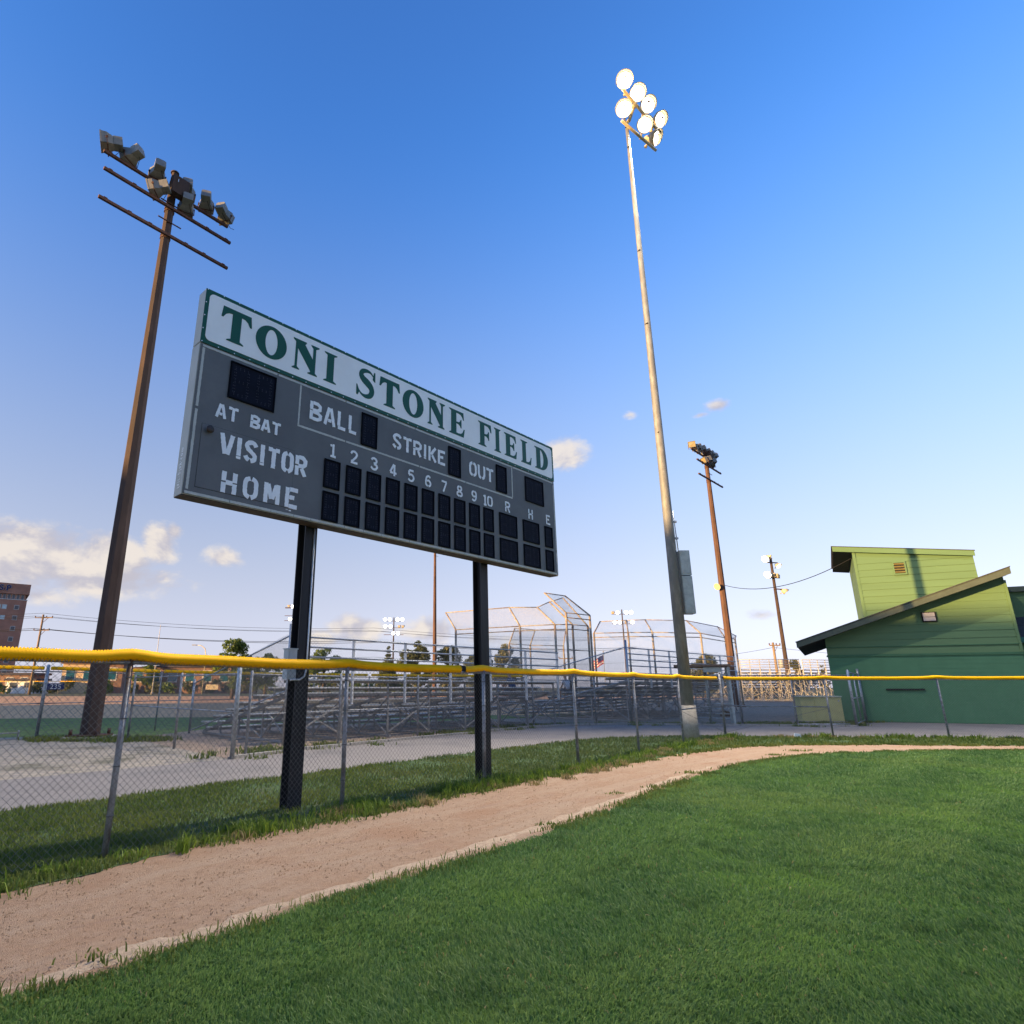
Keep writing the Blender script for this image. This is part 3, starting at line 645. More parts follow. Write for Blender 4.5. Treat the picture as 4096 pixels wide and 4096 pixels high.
SERIF = {
 'T': [[(.22, 0), (.78, 0), (.77, .035), (.65, .085), (.65, .85), (.76, .84), (.86, .78), (.94, .66), (1, .66), (.96, 1), (.04, 1), (0, .66), (.06, .66), (.14, .78), (.24, .84), (.35, .85), (.35, .085), (.23, .035)]],
 'N': [[(0, 0), (.28, 0), (.27, .035), (.185, .085), (.185, .70), (.70, .10), (.69, .075), (.60, .035), (.60, 0), (.97, 0), (.96, .035), (.88, .085), (.88, .90), (1, .965), (1, 1), (.68, 1), (.69, .965), (.77, .90), (.77, .52), (.45, .90), (.50, .965), (.50, 1), (0, 1), (0, .965), (.10, .90), (.10, .085), (.01, .035)]],
 'I': [[(0, 0), (1, 0), (.98, .035), (.77, .085), (.77, .915), (.98, .965), (1, 1), (0, 1), (.02, .965), (.23, .915), (.23, .085), (.02, .035)]],
 'E': [[(0, 0), (.93, 0), (1, .33), (.94, .33), (.86, .18), (.74, .105), (.58, .09), (.46, .10), (.46, .47), (.60, .465), (.69, .42), (.74, .34), (.79, .34), (.79, .68), (.74, .68), (.69, .59), (.60, .55), (.46, .545), (.46, .90), (.60, .905), (.74, .88), (.84, .80), (.90, .70), (.95, .70), (.92, 1), (0, 1), (.01, .965), (.13, .915), (.13, .085), (.01, .035)]],
 'F': [[(0, 0), (.60, 0), (.59, .035), (.46, .085), (.46, .45), (.60, .445), (.70, .40), (.76, .31), (.81, .31), (.81, .68), (.76, .68), (.70, .58), (.60, .54), (.46, .535), (.46, .90), (.60, .905), (.76, .88), (.87, .80), (.93, .68), (1, .68), (.96, 1), (0, 1), (.01, .965), (.13, .915), (.13, .085), (.01, .035)]],
 'L': [[(0, 0), (.92, 0), (1, .35), (.94, .35), (.86, .20), (.74, .115), (.60, .09), (.48, .10), (.48, .915), (.62, .965), (.63, 1), (0, 1), (.01, .965), (.14, .915), (.14, .085), (.01, .035)]],
 'O': [ell(.5, .5, .5, .5, n=40), ell(.5, .5, .195, .395, n=32)],
 'D': [[(0, 0), (.48, 0)] + ell(.48, .5, .52, .5, -88, 88, 20) + [(.48, 1), (0, 1), (.01, .965), (.12, .915), (.12, .085), (.01, .035)], [(.42, .085)] + ell(.42, .5, .24, .415, -85, 85, 16) + [(.42, .915)]],
}
_S = spline([(.86, .80), (.70, .925), (.50, .945), (.30, .88), (.235, .745), (.34, .625), (.55, .53), (.72, .42), (.775, .27), (.68, .115), (.47, .052), (.27, .085), (.10, .22)], 5)
_w = [float(np.interp(i / (len(_S) - 1), [0, .12, .3, .5, .7, .88, 1], [.02, .09, .20, .27, .22, .09, .02])) for i in range(len(_S))]
SERIF['S'] = [ribbon(_S, _w)]
SERIF['S2'] = [[(.80, .72), (.90, .66), (.93, .66), (.92, .99), (.87, 1.0), (.84, .93)], [(.06, .36), (.02, .36), (.03, .02), (.09, 0), (.13, .07), (.19, .16), (.12, .24)]]
def serif_letter(ch, x0, x1, z0, z1, parent, y, m):
    sc = lambda lp: [(x0 + px * (x1 - x0), z0 + pz * (z1 - z0)) for px, pz in lp]
    me = poly_mesh('letter', [sc(l) for l in SERIF[ch]], .004, m); o = link('letter', me, parent, (0, y, 0))
    if ch == 'S':
        b = poly_mesh('letter_serif', [sc(l) for l in SERIF['S2']], .0046, m); link('letter_serif', b, parent, (0, y - .0002, 0))
    return o
# stencil strokes: each letter is a set of separate painted strokes (gaps are the stencil bridges)
STEN = {
 'A': [[(.08, 0), (.42, .98)], [(.58, .98), (.92, 0)], [(.36, .27), (.64, .27)]],
 'T': [[(0, .91), (.34, .91)], [(.66, .91), (1, .91)], [(.5, .97), (.5, 0)]],
 'B': [[(.10, 1), (.10, .55)], [(.10, .50), (.10, 0)], [(.24, .93), (.62, .93), (.86, .82), (.84, .64), (.62, .55), (.24, .53)], [(.24, .44), (.66, .44), (.92, .32), (.90, .15), (.64, .07), (.24, .07)]],
 'L': [[(.12, 1), (.12, .17)], [(.02, .07), (.9, .07)]],
 'V': [[(.06, 1), (.40, .06)], [(.94, 1), (.60, .06)]],
 'I': [[(.5, 1), (.5, .14)], [(.5, .11), (.5, 0)]],
 'S': [spline([(.92, .78), (.74, .92), (.40, .93), (.14, .78), (.26, .60), (.58, .47), (.86, .32), (.80, .13), (.52, .06)], 4), spline([(.36, .08), (.18, .15), (.06, .26)], 3)],
 'O': [spline([(.44, .95), (.16, .84), (.10, .5), (.16, .17), (.44, .05)], 5), spline([(.56, .95), (.84, .84), (.90, .5), (.84, .17), (.56, .05)], 5)],
 'R': [[(.10, 1), (.10, .55)], [(.10, .48), (.10, 0)], [(.25, .93), (.64, .93), (.90, .80), (.88, .60), (.66, .50), (.25, .48)], [(.55, .38), (.90, 0)]],
 'H': [[(.12, 1), (.12, .55)], [(.12, .48), (.12, 0)], [(.88, 1), (.88, .55)], [(.88, .48), (.88, 0)], [(.27, .50), (.73, .50)]],
 'M': [[(.10, 0), (.10, .97)], [(.22, .93), (.48, .22)], [(.80, .93), (.55, .22)], [(.91, 0), (.91, .97)]],
 'E': [[(.12, 1), (.12, 0)], [(.30, .92), (.95, .92)], [(.30, .52), (.70, .52)], [(.30, .07), (.95, .07)]],
 'K': [[(.12, 1), (.12, 0)], [(.92, 1), (.32, .48)], [(.46, .42), (.95, 0)]],
 'U': [[(.10, 1), (.10, .34), (.20, .12), (.42, .05)], [(.90, 1), (.90, .34), (.80, .12), (.58, .05)]],
 '1': [[(.18, .82), (.36, .90)], [(.54, 1), (.54, .10)], [(.22, .04), (.86, .04)]],
 '2': [spline([(.08, .74), (.26, .93), (.62, .94), (.84, .76), (.72, .54), (.40, .28), (.14, .13)], 4), [(.08, .06), (.94, .06)]],
 '3': [spline([(.10, .78), (.32, .94), (.66, .92), (.82, .74), (.66, .57), (.42, .53)], 4), spline([(.46, .47), (.78, .42), (.90, .26), (.70, .07), (.34, .05), (.08, .20)], 4)],
 '4': [[(.60, .97), (.08, .30)], [(.06, .25), (.50, .25)], [(.68, .97), (.68, 0)], [(.80, .25), (.98, .25)]],
 '5': [[(.22, .94), (.86, .94)], [(.20, .90), (.16, .56)], spline([(.18, .52), (.50, .60), (.82, .48), (.88, .26), (.68, .07), (.36, .05), (.08, .18)], 4)],
 '6': [spline([(.86, .84), (.58, .95), (.28, .84), (.14, .50), (.18, .18), (.46, .05)], 4), spline([(.30, .50), (.62, .56), (.88, .38), (.84, .16), (.58, .05)], 4)],
 '7': [[(.06, .93), (.92, .93)], [(.84, .86), (.36, 0)]],
 '8': [spline([(.46, .54), (.20, .66), (.22, .88), (.48, .95)], 4), spline([(.54, .54), (.80, .66), (.78, .88), (.54, .95)], 4), spline([(.46, .48), (.12, .36), (.12, .14), (.46, .05)], 4), spline([(.54, .48), (.88, .36), (.88, .14), (.54, .05)], 4)],
 '9': [spline([(.14, .16), (.42, .05), (.72, .16), (.86, .50), (.82, .82), (.54, .95)], 4), spline([(.70, .50), (.38, .44), (.12, .62), (.16, .84), (.42, .95)], 4)],
 '0': [spline([(.44, .95), (.16, .84), (.10, .5), (.16, .17), (.44, .05)], 5), spline([(.56, .95), (.84, .84), (.90, .5), (.84, .17), (.56, .05)], 5)],
}
def worn(lp, amp, seed):
    out = []
    n = len(lp)
    for i in range(n):
        a, b = lp[i], lp[(i + 1) % n]; m = max(1, int(math.dist(a, b) / .022))
        for k in range(m):
            x, y = a[0] + (b[0] - a[0]) * k / m, a[1] + (b[1] - a[1]) * k / m
            out.append((x + amp * noise.noise((x * 60, y * 60, seed)), y + amp * noise.noise((x * 60, y * 60, seed + 7))))
    return out
def stencil(ch, x0, x1, z0, z1, t, parent, y, m='sb_letter', name='letter'):
    loops = []
    for st in STEN[ch]:
        pts = [(x0 + px * (x1 - x0), z0 + pz * (z1 - z0)) for px, pz in st]
        loops.append(worn(ribbon(pts, t), t * .10, random.random() * 50))
    # separate meshes per stroke would be many objects: strokes of one letter share one mesh, thickness a hair apart
    allv, allf = [], []
    for i, lp in enumerate(loops):
        me = poly_mesh('tmp', [lp], .003 + .0007 * i, m); o = len(allv)
        allv += [tuple(v.co) for v in me.vertices]; allf += [tuple(k + o for k in p.vertices) for p in me.polygons]; bpy.data.meshes.remove(me)
    me = bpy.data.meshes.new(name); me.from_pydata(allv, [], allf); me.materials.append(MATS[m]); me.update()
    return link(name, me, parent, (0, y, 0))
def word(text, x0, x1, z0, z1, t, parent, y, wf=None, sp=.28, m='sb_letter'):
    ws = [(wf or {}).get(c, {'I': .42, ' ': .45, '1': .6, 'M': 1.12, 'L': .8}.get(c, 1.0)) for c in text]; tot = sum(ws) + sp * (len(text) - 1); k = (x1 - x0) / tot; x = x0
    for c, wd in zip(text, ws):
        if c != ' ': stencil(c, x, x + wd * k, z0, z1, t, parent, y, m)
        x += (wd + sp) * k

# ------------------------------------------------------------------ scoreboard
ang = 44.6; SD = Vector((math.sin(R(ang)), math.cos(R(ang)), 0)); SN = Vector((SD.y, -SD.x, 0))   # along the face, out of the face
sL, sR = Vector((-2.02, 8.82, 0)), Vector((.72, 11.6, 0))
ORG = sL + SD * ((sR + SN * .30 - sL).dot(SD) * 0 - 2.055); ORG = ORG + SN * ((sR + SN * .30 - ORG).dot(SN))
sb = thing('scoreboard', 'large grey baseball scoreboard with white name panel on two dark steel posts', 'scoreboard', (ORG.x, ORG.y, 0), math.atan2(SD.y, SD.x))
# local: x along the face, y away from the viewer, z up (face at y = 0)
Z0 = 3.854; Wd = 8.10; DP = .24
cab = MB()
cab.box(0, Wd, .012, DP, Z0, Z0 + 2.112); cab.build('cabinet', 'sb_cabinet', sb)
MB().box(.012, Wd - .012, 0, .011, Z0 + .012, Z0 + 2.10).build('face_panel', 'sb_face', sb)
top_ = MB().box(-.004, Wd + .004, .004, DP - .02, Z0 + 2.122, Z0 + 2.94).build('name_cabinet', 'sb_cabinet', sb)
MB().box(-.006, Wd + .006, -.002, .003, Z0 + 2.120, Z0 + 2.942).build('name_border', 'sb_green', sb)
b, x0, x1, z0, z1, rr = .055, .05, Wd - .05, Z0 + 2.175, Z0 + 2.888, .07
rect = [(x0 + rr - rr * math.cos(R(a)), z0 + rr - rr * math.sin(R(a))) for a in range(0, 91, 15)] + [(x1 - rr + rr * math.sin(R(a)), z0 + rr - rr * math.cos(R(a))) for a in range(0, 91, 15)] + [(x1 - rr + rr * math.cos(R(a)), z1 - rr + rr * math.sin(R(a))) for a in range(0, 91, 15)] + [(x0 + rr - rr * math.sin(R(a)), z1 - rr + rr * math.cos(R(a))) for a in range(0, 91, 15)]
npan = link('name_panel', poly_mesh('name_panel', [rect], .004, 'sb_white'), sb, (0, -.0022, 0))
for ch, a, b_ in (('T', .235, .690), ('O', .760, 1.262), ('N', 1.365, 1.825), ('I', 1.925, 2.165), ('S', 2.553, 2.978), ('T', 3.04, 3.50), ('O', 3.566, 4.068), ('N', 4.172, 4.618), ('E', 4.730, 5.160), ('F', 5.555, 5.955), ('I', 6.038, 6.246), ('E', 6.362, 6.775), ('L', 6.915, 7.285), ('D', 7.405, 7.893)):
    e = .008 if ch in 'OSD' else 0
    serif_letter(ch, a, b_, Z0 + 2.286 - (e if ch != 'D' else 0), Z0 + 2.790 + (e if ch != 'D' else 0), npan, -.0044, 'sb_green')
scr = MB().tube([(0, -.006, 0), (0, 0, 0)], .0085, 6).mesh('screw', 'sb_screw')
for k in range(36):
    for z in (Z0 + 2.932, Z0 + 2.134): link('screw', scr, sb, (.015 + k * .2306, 0, z))
for z in (2.33, 2.53, 2.73):
    for x in (.010, Wd - .010): link('screw', scr, sb, (x, 0, Z0 + z))
# digit windows
led_cache = {}
def digit(x0, x1, z0, z1, nd, name='digit_module'):
    wd, ht = x1 - x0, z1 - z0; key = (round(wd, 3), round(ht, 3), nd)
    if key not in led_cache:
        m = MB(); f = .018
        m.box(0, wd, -.020, .004, 0, f); m.box(0, wd, -.020, .004, ht - f, ht); m.box(0, f, -.020, .004, f, ht - f); m.box(wd - f, wd, -.020, .004, f, ht - f)
        p = MB().box(f, wd - f, -.006, .003, f, ht - f)
        L = MB(); cw = wd / nd
        for d in range(nd):
            bx = d * cw
            for (ax, az_), (bx_, bz) in (((.24, .86), (.76, .86)), ((.24, .5), (.76, .5)), ((.24, .14), (.76, .14)), ((.22, .8), (.22, .56)), ((.78, .8), (.78, .56)), ((.22, .44), (.22, .2)), ((.78, .44), (.78, .2))):
                for row in (-1, 1):
                    for k in range(4):
                        t = k / 3; ux = bx + cw * (ax + (bx_ - ax) * t) + (row * .011 if ax == bx_ else 0); uz = ht * (az_ + (bz - az_) * t) + (row * .011 if ax != bx_ else 0); r = .0075
                        L.add([(ux + r * math.cos(a), -.0075, uz + r * math.sin(a)) for a in (0, 1.57, 3.14, 4.71)] + [(ux, -.011, uz)], [(1, 0, 4), (2, 1, 4), (3, 2, 4), (0, 3, 4)])
        led_cache[key] = (m.mesh('gasket', 'sb_gasket'), p.mesh('digit_panel', 'sb_digit'), L.mesh('led_dots', 'sb_led'))
    g_me, p_me, l_me = led_cache[key]
    o = link(name, p_me, sb, (x0, 0, Z0 + z0)); link('gasket', g_me, o); link('led_dots', l_me, o)['kind'] = 'stuff'
digit(.442, 1.140, 1.462, 2.012, 2)
for x in (2.699, 4.712, 6.073): digit(x, x + .325, 1.443, 2.000, 1)
digit(7.018, 7.660, 1.442, 1.988, 2)
for k in range(10):
    x = 2.038 + k * .4037
    digit(x, x + .290, .566, 1.018, 1); digit(x, x + .290, .060, .507, 1)
for x, wd, nd in ((6.143, .550, 2), (6.896, .550, 2), (7.652, .277, 1)):
    digit(x, x + wd, .566, 1.018, nd); digit(x, x + wd, .060, .500, nd)
LY = -.0052
word('AT', .312, .620, Z0 + 1.135, Z0 + 1.335, .040, sb, LY, sp=.24); word('BAT', .810, 1.268, Z0 + 1.140, Z0 + 1.325, .040, sb, LY, sp=.24)
word('VISITOR', .420, 1.730, Z0 + .636, Z0 + .935, .062, sb, LY, sp=.30); word('HOME', .490, 1.632, Z0 + .128, Z0 + .420, .062, sb, LY, sp=.52)
word('BALL', 1.735, 2.615, Z0 + 1.568, Z0 + 1.866, .054, sb, LY, sp=.26); word('STRIKE', 3.368, 4.630, Z0 + 1.578, Z0 + 1.850, .052, sb, LY, sp=.26); word('OUT', 5.282, 5.985, Z0 + 1.578, Z0 + 1.852, .054, sb, LY, sp=.22)
for k in range(9): x = 2.105 + k * .4037; stencil(str(k + 1), x, x + .150, Z0 + 1.078, Z0 + 1.285, .036, sb, LY)
stencil('1', 5.660, 5.775, Z0 + 1.070, Z0 + 1.275, .038, sb, LY); stencil('0', 5.790, 5.942, Z0 + 1.070, Z0 + 1.275, .038, sb, LY)
for ch, x in (('R', 6.335), ('H', 7.095), ('E', 7.722)): stencil(ch, x, x + .150, Z0 + 1.072, Z0 + 1.282, .036, sb, LY)
# pale tape lines around the face and the ball / strike / out box
def tape(xa, za, xb, zb, wd=.030):
    lp = worn(ribbon([(xa, Z0 + za), (xb, Z0 + zb)], wd), .004, random.random() * 40); link('tape_line', poly_mesh('tape_line', [lp], .002, 'sb_tape'), sb, (0, -.0004 - random.random() * .0005, 0))
for xa, xb in ((.04, 1.15), (1.17, 2.37), (2.39, 3.87), (3.89, 5.19), (5.205, 6.60), (6.62, 8.04)): tape(xa, 2.078, xb, 2.078, .030)
tape(.055, 2.05, .055, 1.20, .034); tape(.055, 1.16, .055, .07, .034); tape(1.552, 2.055, 1.552, 1.420, .026)
for xa, xb in ((1.54, 2.40), (2.42, 3.98), (4.0, 5.175), (5.195, 6.588)): tape(xa, 1.402, xb, 1.402, .030)
tape(6.588, 2.055, 6.588, 1.422, .028); tape(8.055, 2.03, 8.055, .55, .024); tape(8.055, .5, 8.055, .06, .024)
x = .03
while x < 8.0:
    x2 = min(8.06, x + random.choice((.28, .36, .75, .6))); tape(x, .028, x2 - .008, .028, .036); x = x2
# access door and horn
d = MB(); d.box(.152, 1.523, -.0045, -.0004, Z0 + .125, Z0 + .988)
dr = link('access_door', d.mesh('access_door', 'sb_face'), sb)
for xa, xb, za, zb in ((.149, 1.526, .988, .992), (.149, 1.526, .119, .124), (.148, .152, .124, .988), (1.523, 1.527, .124, .988)): MB().box(xa, xb, -.0006, .0001, Z0 + za, Z0 + zb).build('door_gap', 'dark', sb)
MB().tube([(.245, -.004, Z0 + .915), (.245, -.03, Z0 + .915), (.245, -.055, Z0 + .915), (.245, -.058, Z0 + .915)], [.030, .032, .052, .012], 14).build('horn', 'horn', sb)
for ch_i in range(3): MB().box(1.40 + .05 * ch_i, 1.435 + .05 * ch_i, -.0012, .0005, Z0 + .092 - .006 * ch_i, Z0 + .108 - .006 * ch_i).build('sticker', ('sb_face', 'sb_tape', 'sb_letter')[ch_i], sb)
# maker's web address down the left side of the cabinet
fb = bpy.data.curves.new('side_text', 'FONT'); fb.body = 'fair-play.com'; fb.size = .115; fb.extrude = .0008; fb.space_character = 1.25
to = bpy.data.objects.new('t', fb); tm = bpy.data.meshes.new_from_object(to); bpy.data.objects.remove(to); bpy.data.curves.remove(fb)
tm.materials.clear(); tm.materials.append(MATS['sb_side_text'])
# text x -> up (z), text y -> towards the face seen from the left (viewer's left is the back of the cabinet): -y
for v in tm.vertices: x_, y_, z_ = v.co; v.co = (-.0012 - z_, .165 - y_, Z0 + .09 + x_ * .72)
tm.update(); link('side_lettering', tm, sb)
# seam between the cabinets and the underside
MB().box(.02, Wd - .02, .02, DP - .03, Z0 + 2.112, Z0 + 2.122).build('seam', 'dark', sb)
MB().box(.004, Wd - .004, .02, DP - .004, Z0 - .012, Z0 - .0005).build('underside', 'horn', sb)
# steel posts (wide flange), set behind the cabinet
inv = Matrix.Rotation(-math.atan2(SD.y, SD.x), 4, 'Z')
for P_ in (sL, sR):
    q = inv @ (P_ - Vector((ORG.x, ORG.y, 0))); px, py = q.x, DP + .115
    m = MB(); fw, dp_, tf, tw = .205, .205, .016, .014
    m.box(px - fw / 2, px + fw / 2, py - dp_ / 2, py - dp_ / 2 + tf, -.2, Z0 + 2.6); m.box(px - fw / 2, px + fw / 2, py + dp_ / 2 - tf, py + dp_ / 2, -.2, Z0 + 2.6); m.box(px - tw / 2, px + tw / 2, py - dp_ / 2 + tf, py + dp_ / 2 - tf, -.2, Z0 + 2.6)
    m.build('steel_post', 'beam', sb)
    if P_ is sL:
        cy = py - dp_ / 2 - .016
        MB().tube([(px + .045, cy, Z0 - .02), (px + .045, cy, 1.95), (px + .045, cy, 1.80), (px + .02, cy, 1.70), (px - .05, cy, 1.655), (px - .20, cy, 1.65)], .013, 8).build('conduit', 'conduit', sb)
        e = MB().box(px - .245, px - .105, py - .10, py + .02, 1.66, 2.06).build('electrical_box', 'ebox', sb)
        MB().box(px - .255, px - .098, py - .112, py + .03, 2.06, 2.075).build('box_lid', 'ebox', e); MB().box(px - .23, px - .12, py - .106, py - .1005, 1.69, 2.03).build('box_door', 'ebox', e)

# ------------------------------------------------------------------ floodlights
def box_lamp_meshes():
    """square floodlight looking along +y: reflector, ballast box, visor rim, yoke, glass"""
    body = MB(); f, bk = .29, .17
    vs = [(-f, .20, -f * .85), (f, .20, -f * .85), (f, .20, f * .85), (-f, .20, f * .85), (-bk, -.22, -bk), (bk, -.22, -bk), (bk, -.22, bk), (-bk, -.22, bk)]
    mid = [(-f * .98, 0.0, -f * .8), (f * .98, 0, -f * .8), (f * .98, 0, f * .8), (-f * .98, 0, f * .8)]
    V_ = vs[:4] + mid + vs[4:]; F_ = []
    for r_ in (0, 4):
        for k in range(4): a, b2 = r_ + k, r_ + (k + 1) % 4; F_.append((a, b2, b2 + 4, a + 4)[::-1])
    F_.append((8, 9, 10, 11)[::-1]); F_ = [t[::-1] for t in F_]; body.add(V_, F_)
    rim = MB()
    for a, b2 in (((-f - .01, -f * .85 - .01), (f + .01, -f * .85 + .01)), ((-f - .01, f * .85 - .01), (f + .01, f * .85 + .01)), ((-f - .01, -f * .85 + .01), (-f + .01, f * .85 - .01)), ((f - .01, -f * .85 + .01), (f + .01, f * .85 - .01))): rim.box(a[0], b2[0], .18, .235, a[1], b2[1])
    bal = MB().add([(-.13, -.20, -.02), (.13, -.20, -.02), (.13, -.20, .26), (-.13, -.20, .26), (-.15, -.42, .0), (.15, -.42, .0), (.13, -.40, .33), (-.13, -.40, .33), (-.15, -.30, -.06), (.15, -.30, -.06)], [(3, 2, 1, 0), (4, 5, 6, 7), (0, 1, 9, 8), (8, 9, 5, 4), (3, 7, 6, 2), (0, 8, 4, 7, 3), (1, 2, 6, 5, 9)])
    bal = MB(); bal.prism([(-.19, -.17), (.19, -.17), (.19, .20), (.12, .25), (-.12, .25), (-.19, .20)], -.52, -.215)
    yoke = MB()
    for s_ in (-1, 1): yoke.bar((s_ * .31, 0, 0), (s_ * .31, 0, -.34), .035, .012, (0, 1, 0)); yoke.tube([(s_ * .29, 0, 0), (s_ * .33, 0, 0)], .045, 8)
    yoke.bar((-.325, 0, -.345), (.325, 0, -.345), .04, .014)
    glass = MB().add([(-f + .02, .188, -f * .85 + .02), (f - .02, .188, -f * .85 + .02), (f - .02, .188, f * .85 - .02), (-f + .02, .188, f * .85 - .02), (0, .204, 0)], [(0, 1, 4), (1, 2, 4), (2, 3, 4), (3, 0, 4)])
    return body.mesh('floodlight', 'lamp_grey'), rim.mesh('rim', 'lamp_grey'), bal.mesh('ballast_box', 'lamp_grey'), yoke.mesh('yoke', 'arm_rust'), glass.mesh('lens', 'lamp_glass_off'), glass.mesh('lens', 'lamp_glass_dark'), glass.mesh('lens', 'lamp_lit_far')
BL = box_lamp_meshes()
def aim(d):                                              # +y of the lamp along d
    d = Vector(d).normalized(); return Vector((0, 1, 0)).rotation_difference(d).to_euler() if False else Matrix((d.cross(Vector((0, 0, 1))).normalized(), d, d.cross(Vector((0, 0, 1))).normalized().cross(d))).transposed().to_euler()
def box_lamp(parent, p, d, glass=4, s=1.04):
    o = link('floodlight', BL[0], parent, p, aim(d), (s, s, s)); link('rim', BL[1], o); link('ballast_box', BL[2], o); link('lens', BL[glass], o)
    link('yoke', BL[3], o); return o
def round_lamp_meshes():
    body = MB().tube([(0, -.42, 0), (0, -.36, 0), (0, -.24, 0), (0, -.10, 0), (0, .06, 0), (0, .16, 0)], [.06, .12, .13, .26, .345, .365], 20, cap=True)
    vis = MB(); n = 22
    for k in range(n + 1):
        a = R(-15 + 210 * k / n); q = math.sin(R(180) * k / n) ** .7
        vis.v += [(.367 * math.cos(a), .12, .367 * math.sin(a)), (.372 * math.cos(a), .18 + .20 * q, .372 * math.sin(a)), (.380 * math.cos(a), .12, .380 * math.sin(a)), (.385 * math.cos(a), .18 + .20 * q, .385 * math.sin(a))]
    for k in range(n):
        a = 4 * k
        for f_ in ((a, a + 1, a + 5, a + 4), (a + 2, a + 6, a + 7, a + 3), (a + 1, a + 3, a + 7, a + 5)): vis.f.append(f_); vis.sm.append(True); vis.mi.append(0)
    lens = MB(); lens.add([(.350 * math.cos(R(a)), .163, .350 * math.sin(R(a))) for a in range(0, 360, 15)] + [(0, .205, 0)], [(k, (k + 1) % 24, 24) for k in range(24)], True)
    shield = MB().box(-.115, .115, .22, .25, .07, .145)
    yoke = MB(); yoke.bar((0, -.20, -.13), (0, -.20, -.42), .07, .05, (0, 1, 0)); yoke.tube([(0, -.20, -.42), (0, -.20, -.50)], .075, 10)
    return body.mesh('floodlight', 'lamp_beige'), vis.mesh('visor', 'lamp_beige'), lens.mesh('lens', 'lamp_lit'), shield.mesh('glare_shield', 'bulb_shield'), yoke.mesh('mount', 'lamp_beige'), lens.mesh('lens', 'lamp_lit_far'), lens.mesh('lens', 'lamp_glass_dark')
RL = round_lamp_meshes(); LAMP_W = 2750
def round_lamp(parent, p, d, lens=2, s=1.0, shield=True):
    o = link('floodlight', RL[0], parent, p, aim(d), (s, s, s)); link('visor', RL[1], o); link('lens', RL[lens], o)
    if shield: link('glare_shield', RL[3], o)
    if lens == 2:                                        # the lamp's own light, just in front of its lens
        ld = bpy.data.lights.new('floodlight_beam', 'SPOT'); ld.energy = LAMP_W; ld.color = (1.0, .88, .70); ld.spot_size = R(150); ld.spot_blend = .5; ld.shadow_soft_size = .05
        lo = bpy.data.objects.new('floodlight_beam', ld); COL.objects.link(lo); lo.parent = o; lo.location = (0, .44, -.05); lo.rotation_euler = (R(90), 0, 0)
    link('mount', RL[4], o); return o

def old_pole(label, base, adir, lamps1, lamps2, facing, m='pole_rust', group='rusty octagonal light poles', lens=4, rnd=False, H=22.56, a3=True):
    """octagonal pole with three crossarms; lamps are (fraction along arm, aim)"""
    t = thing('light_pole', label, 'light pole', (*base, 0), 0, group)
    n = 10; MB().tube([(0, 0, .1), (0, 0, H * .33), (0, 0, H * .66), (0, 0, H - .5), (0, 0, H - .48), (0, 0, H)], [.315, .265, .215, .165, .13, .13], 8, smooth=False, phase=.2).build('pole', m, t)
    MB().tube([(0, 0, H - .03), (0, 0, H + .02)], .17, 12).build('pole_cap', m, t)
    MB().box(-.5, .5, -.5, .5, .04, .10).build('base_plate', 'arm_rust', t)
    MB().tube([(0, 0, -.2), (0, 0, .045)], .85, 16).build('footing', 'concrete', t)
    for sx_ in (-1, 1):
        for sy_ in (-1, 1): MB().tube([(sx_ * .4, sy_ * .4, .1), (sx_ * .4, sy_ * .4, .26)], .055, 8).build('anchor_bolt', 'arm_rust', t)
    a = Vector((*adir, 0)).normalized(); nrm = Vector((-a.y, a.x, 0)) * (1 if facing > 0 else -1)
    for z in ([H - .84, H - 1.94, H - 3.26] if a3 else [H - .84, H - 1.94]):
        off = -nrm * .22 if z != H - .84 else nrm * .18
        arm = MB().bar(off - a * 2.68 + Vector((0, 0, z)), off + a * 2.68 + Vector((0, 0, z)), .11, .11).build('crossarm', 'arm_rust', t)
        for k in (-2.45, -1.55, -.75, .75, 1.55, 2.45): MB().bar(off + a * (k - .07) + Vector((0, 0, z + .065)), off + a * (k + .07) + Vector((0, 0, z + .065)), .13, .03).build('bracket', 'arm_rust', arm)
        MB().tube([(0, 0, z - .10), (0, 0, z - .04)], .205, 10, smooth=False).build('clamp_band', 'arm_rust', t); MB().tube([(0, 0, z + .04), (0, 0, z + .10)], .205, 10, smooth=False).build('clamp_band', 'arm_rust', t)
    for z, L, sd in ((H - .84, lamps1, .18), (H - 1.94, lamps2, -.22)):
        for fr, dr_, gl in L:
            p = nrm * sd + a * ((fr - .5) * 5.36) + Vector((0, 0, z + .44))
            if rnd: round_lamp(t, p + Vector((0, 0, .1)), dr_, gl, 1.0)
            else:
                box_lamp(t, p, dr_, gl)
            dd = Vector(dr_).normalized(); e = p - dd * .4
            MB().tube([e, e + Vector((0, 0, -.25)) + a * .1, p + a * .32 + Vector((0, 0, -.42)), p + a * .5 + Vector((0, 0, -.38))], .012, 5).build('cable', 'cable', t)
    box_ = MB(); bx = -nrm * .36 + Vector((0, 0, H - .92)); box_.bar(bx - a * .34 + a * .12, bx + a * .34 + a * .12, .34, .84); bo = box_.build('junction_box', 'pole_rust', t); MB().bar(bx - nrm * .185 - a * .05 + Vector((0, 0, .18)), bx - nrm * .185 - a * .02 + Vector((0, 0, .18)), .02, .14).build('latch', 'conduit', bo)
    for z in (H - 1.75, H - 2.62): MB().bar(-nrm * .2 - a * .48 + Vector((0, 0, z)), -nrm * .2 + a * .48 + Vector((0, 0, z)), .05, .03).build('step_bar', 'arm_rust', t)
    return t
AD = (.64, .77); away = Vector((-.77, .64, -.30))
def tw(x, y, z=-.32): return (x, y, z)
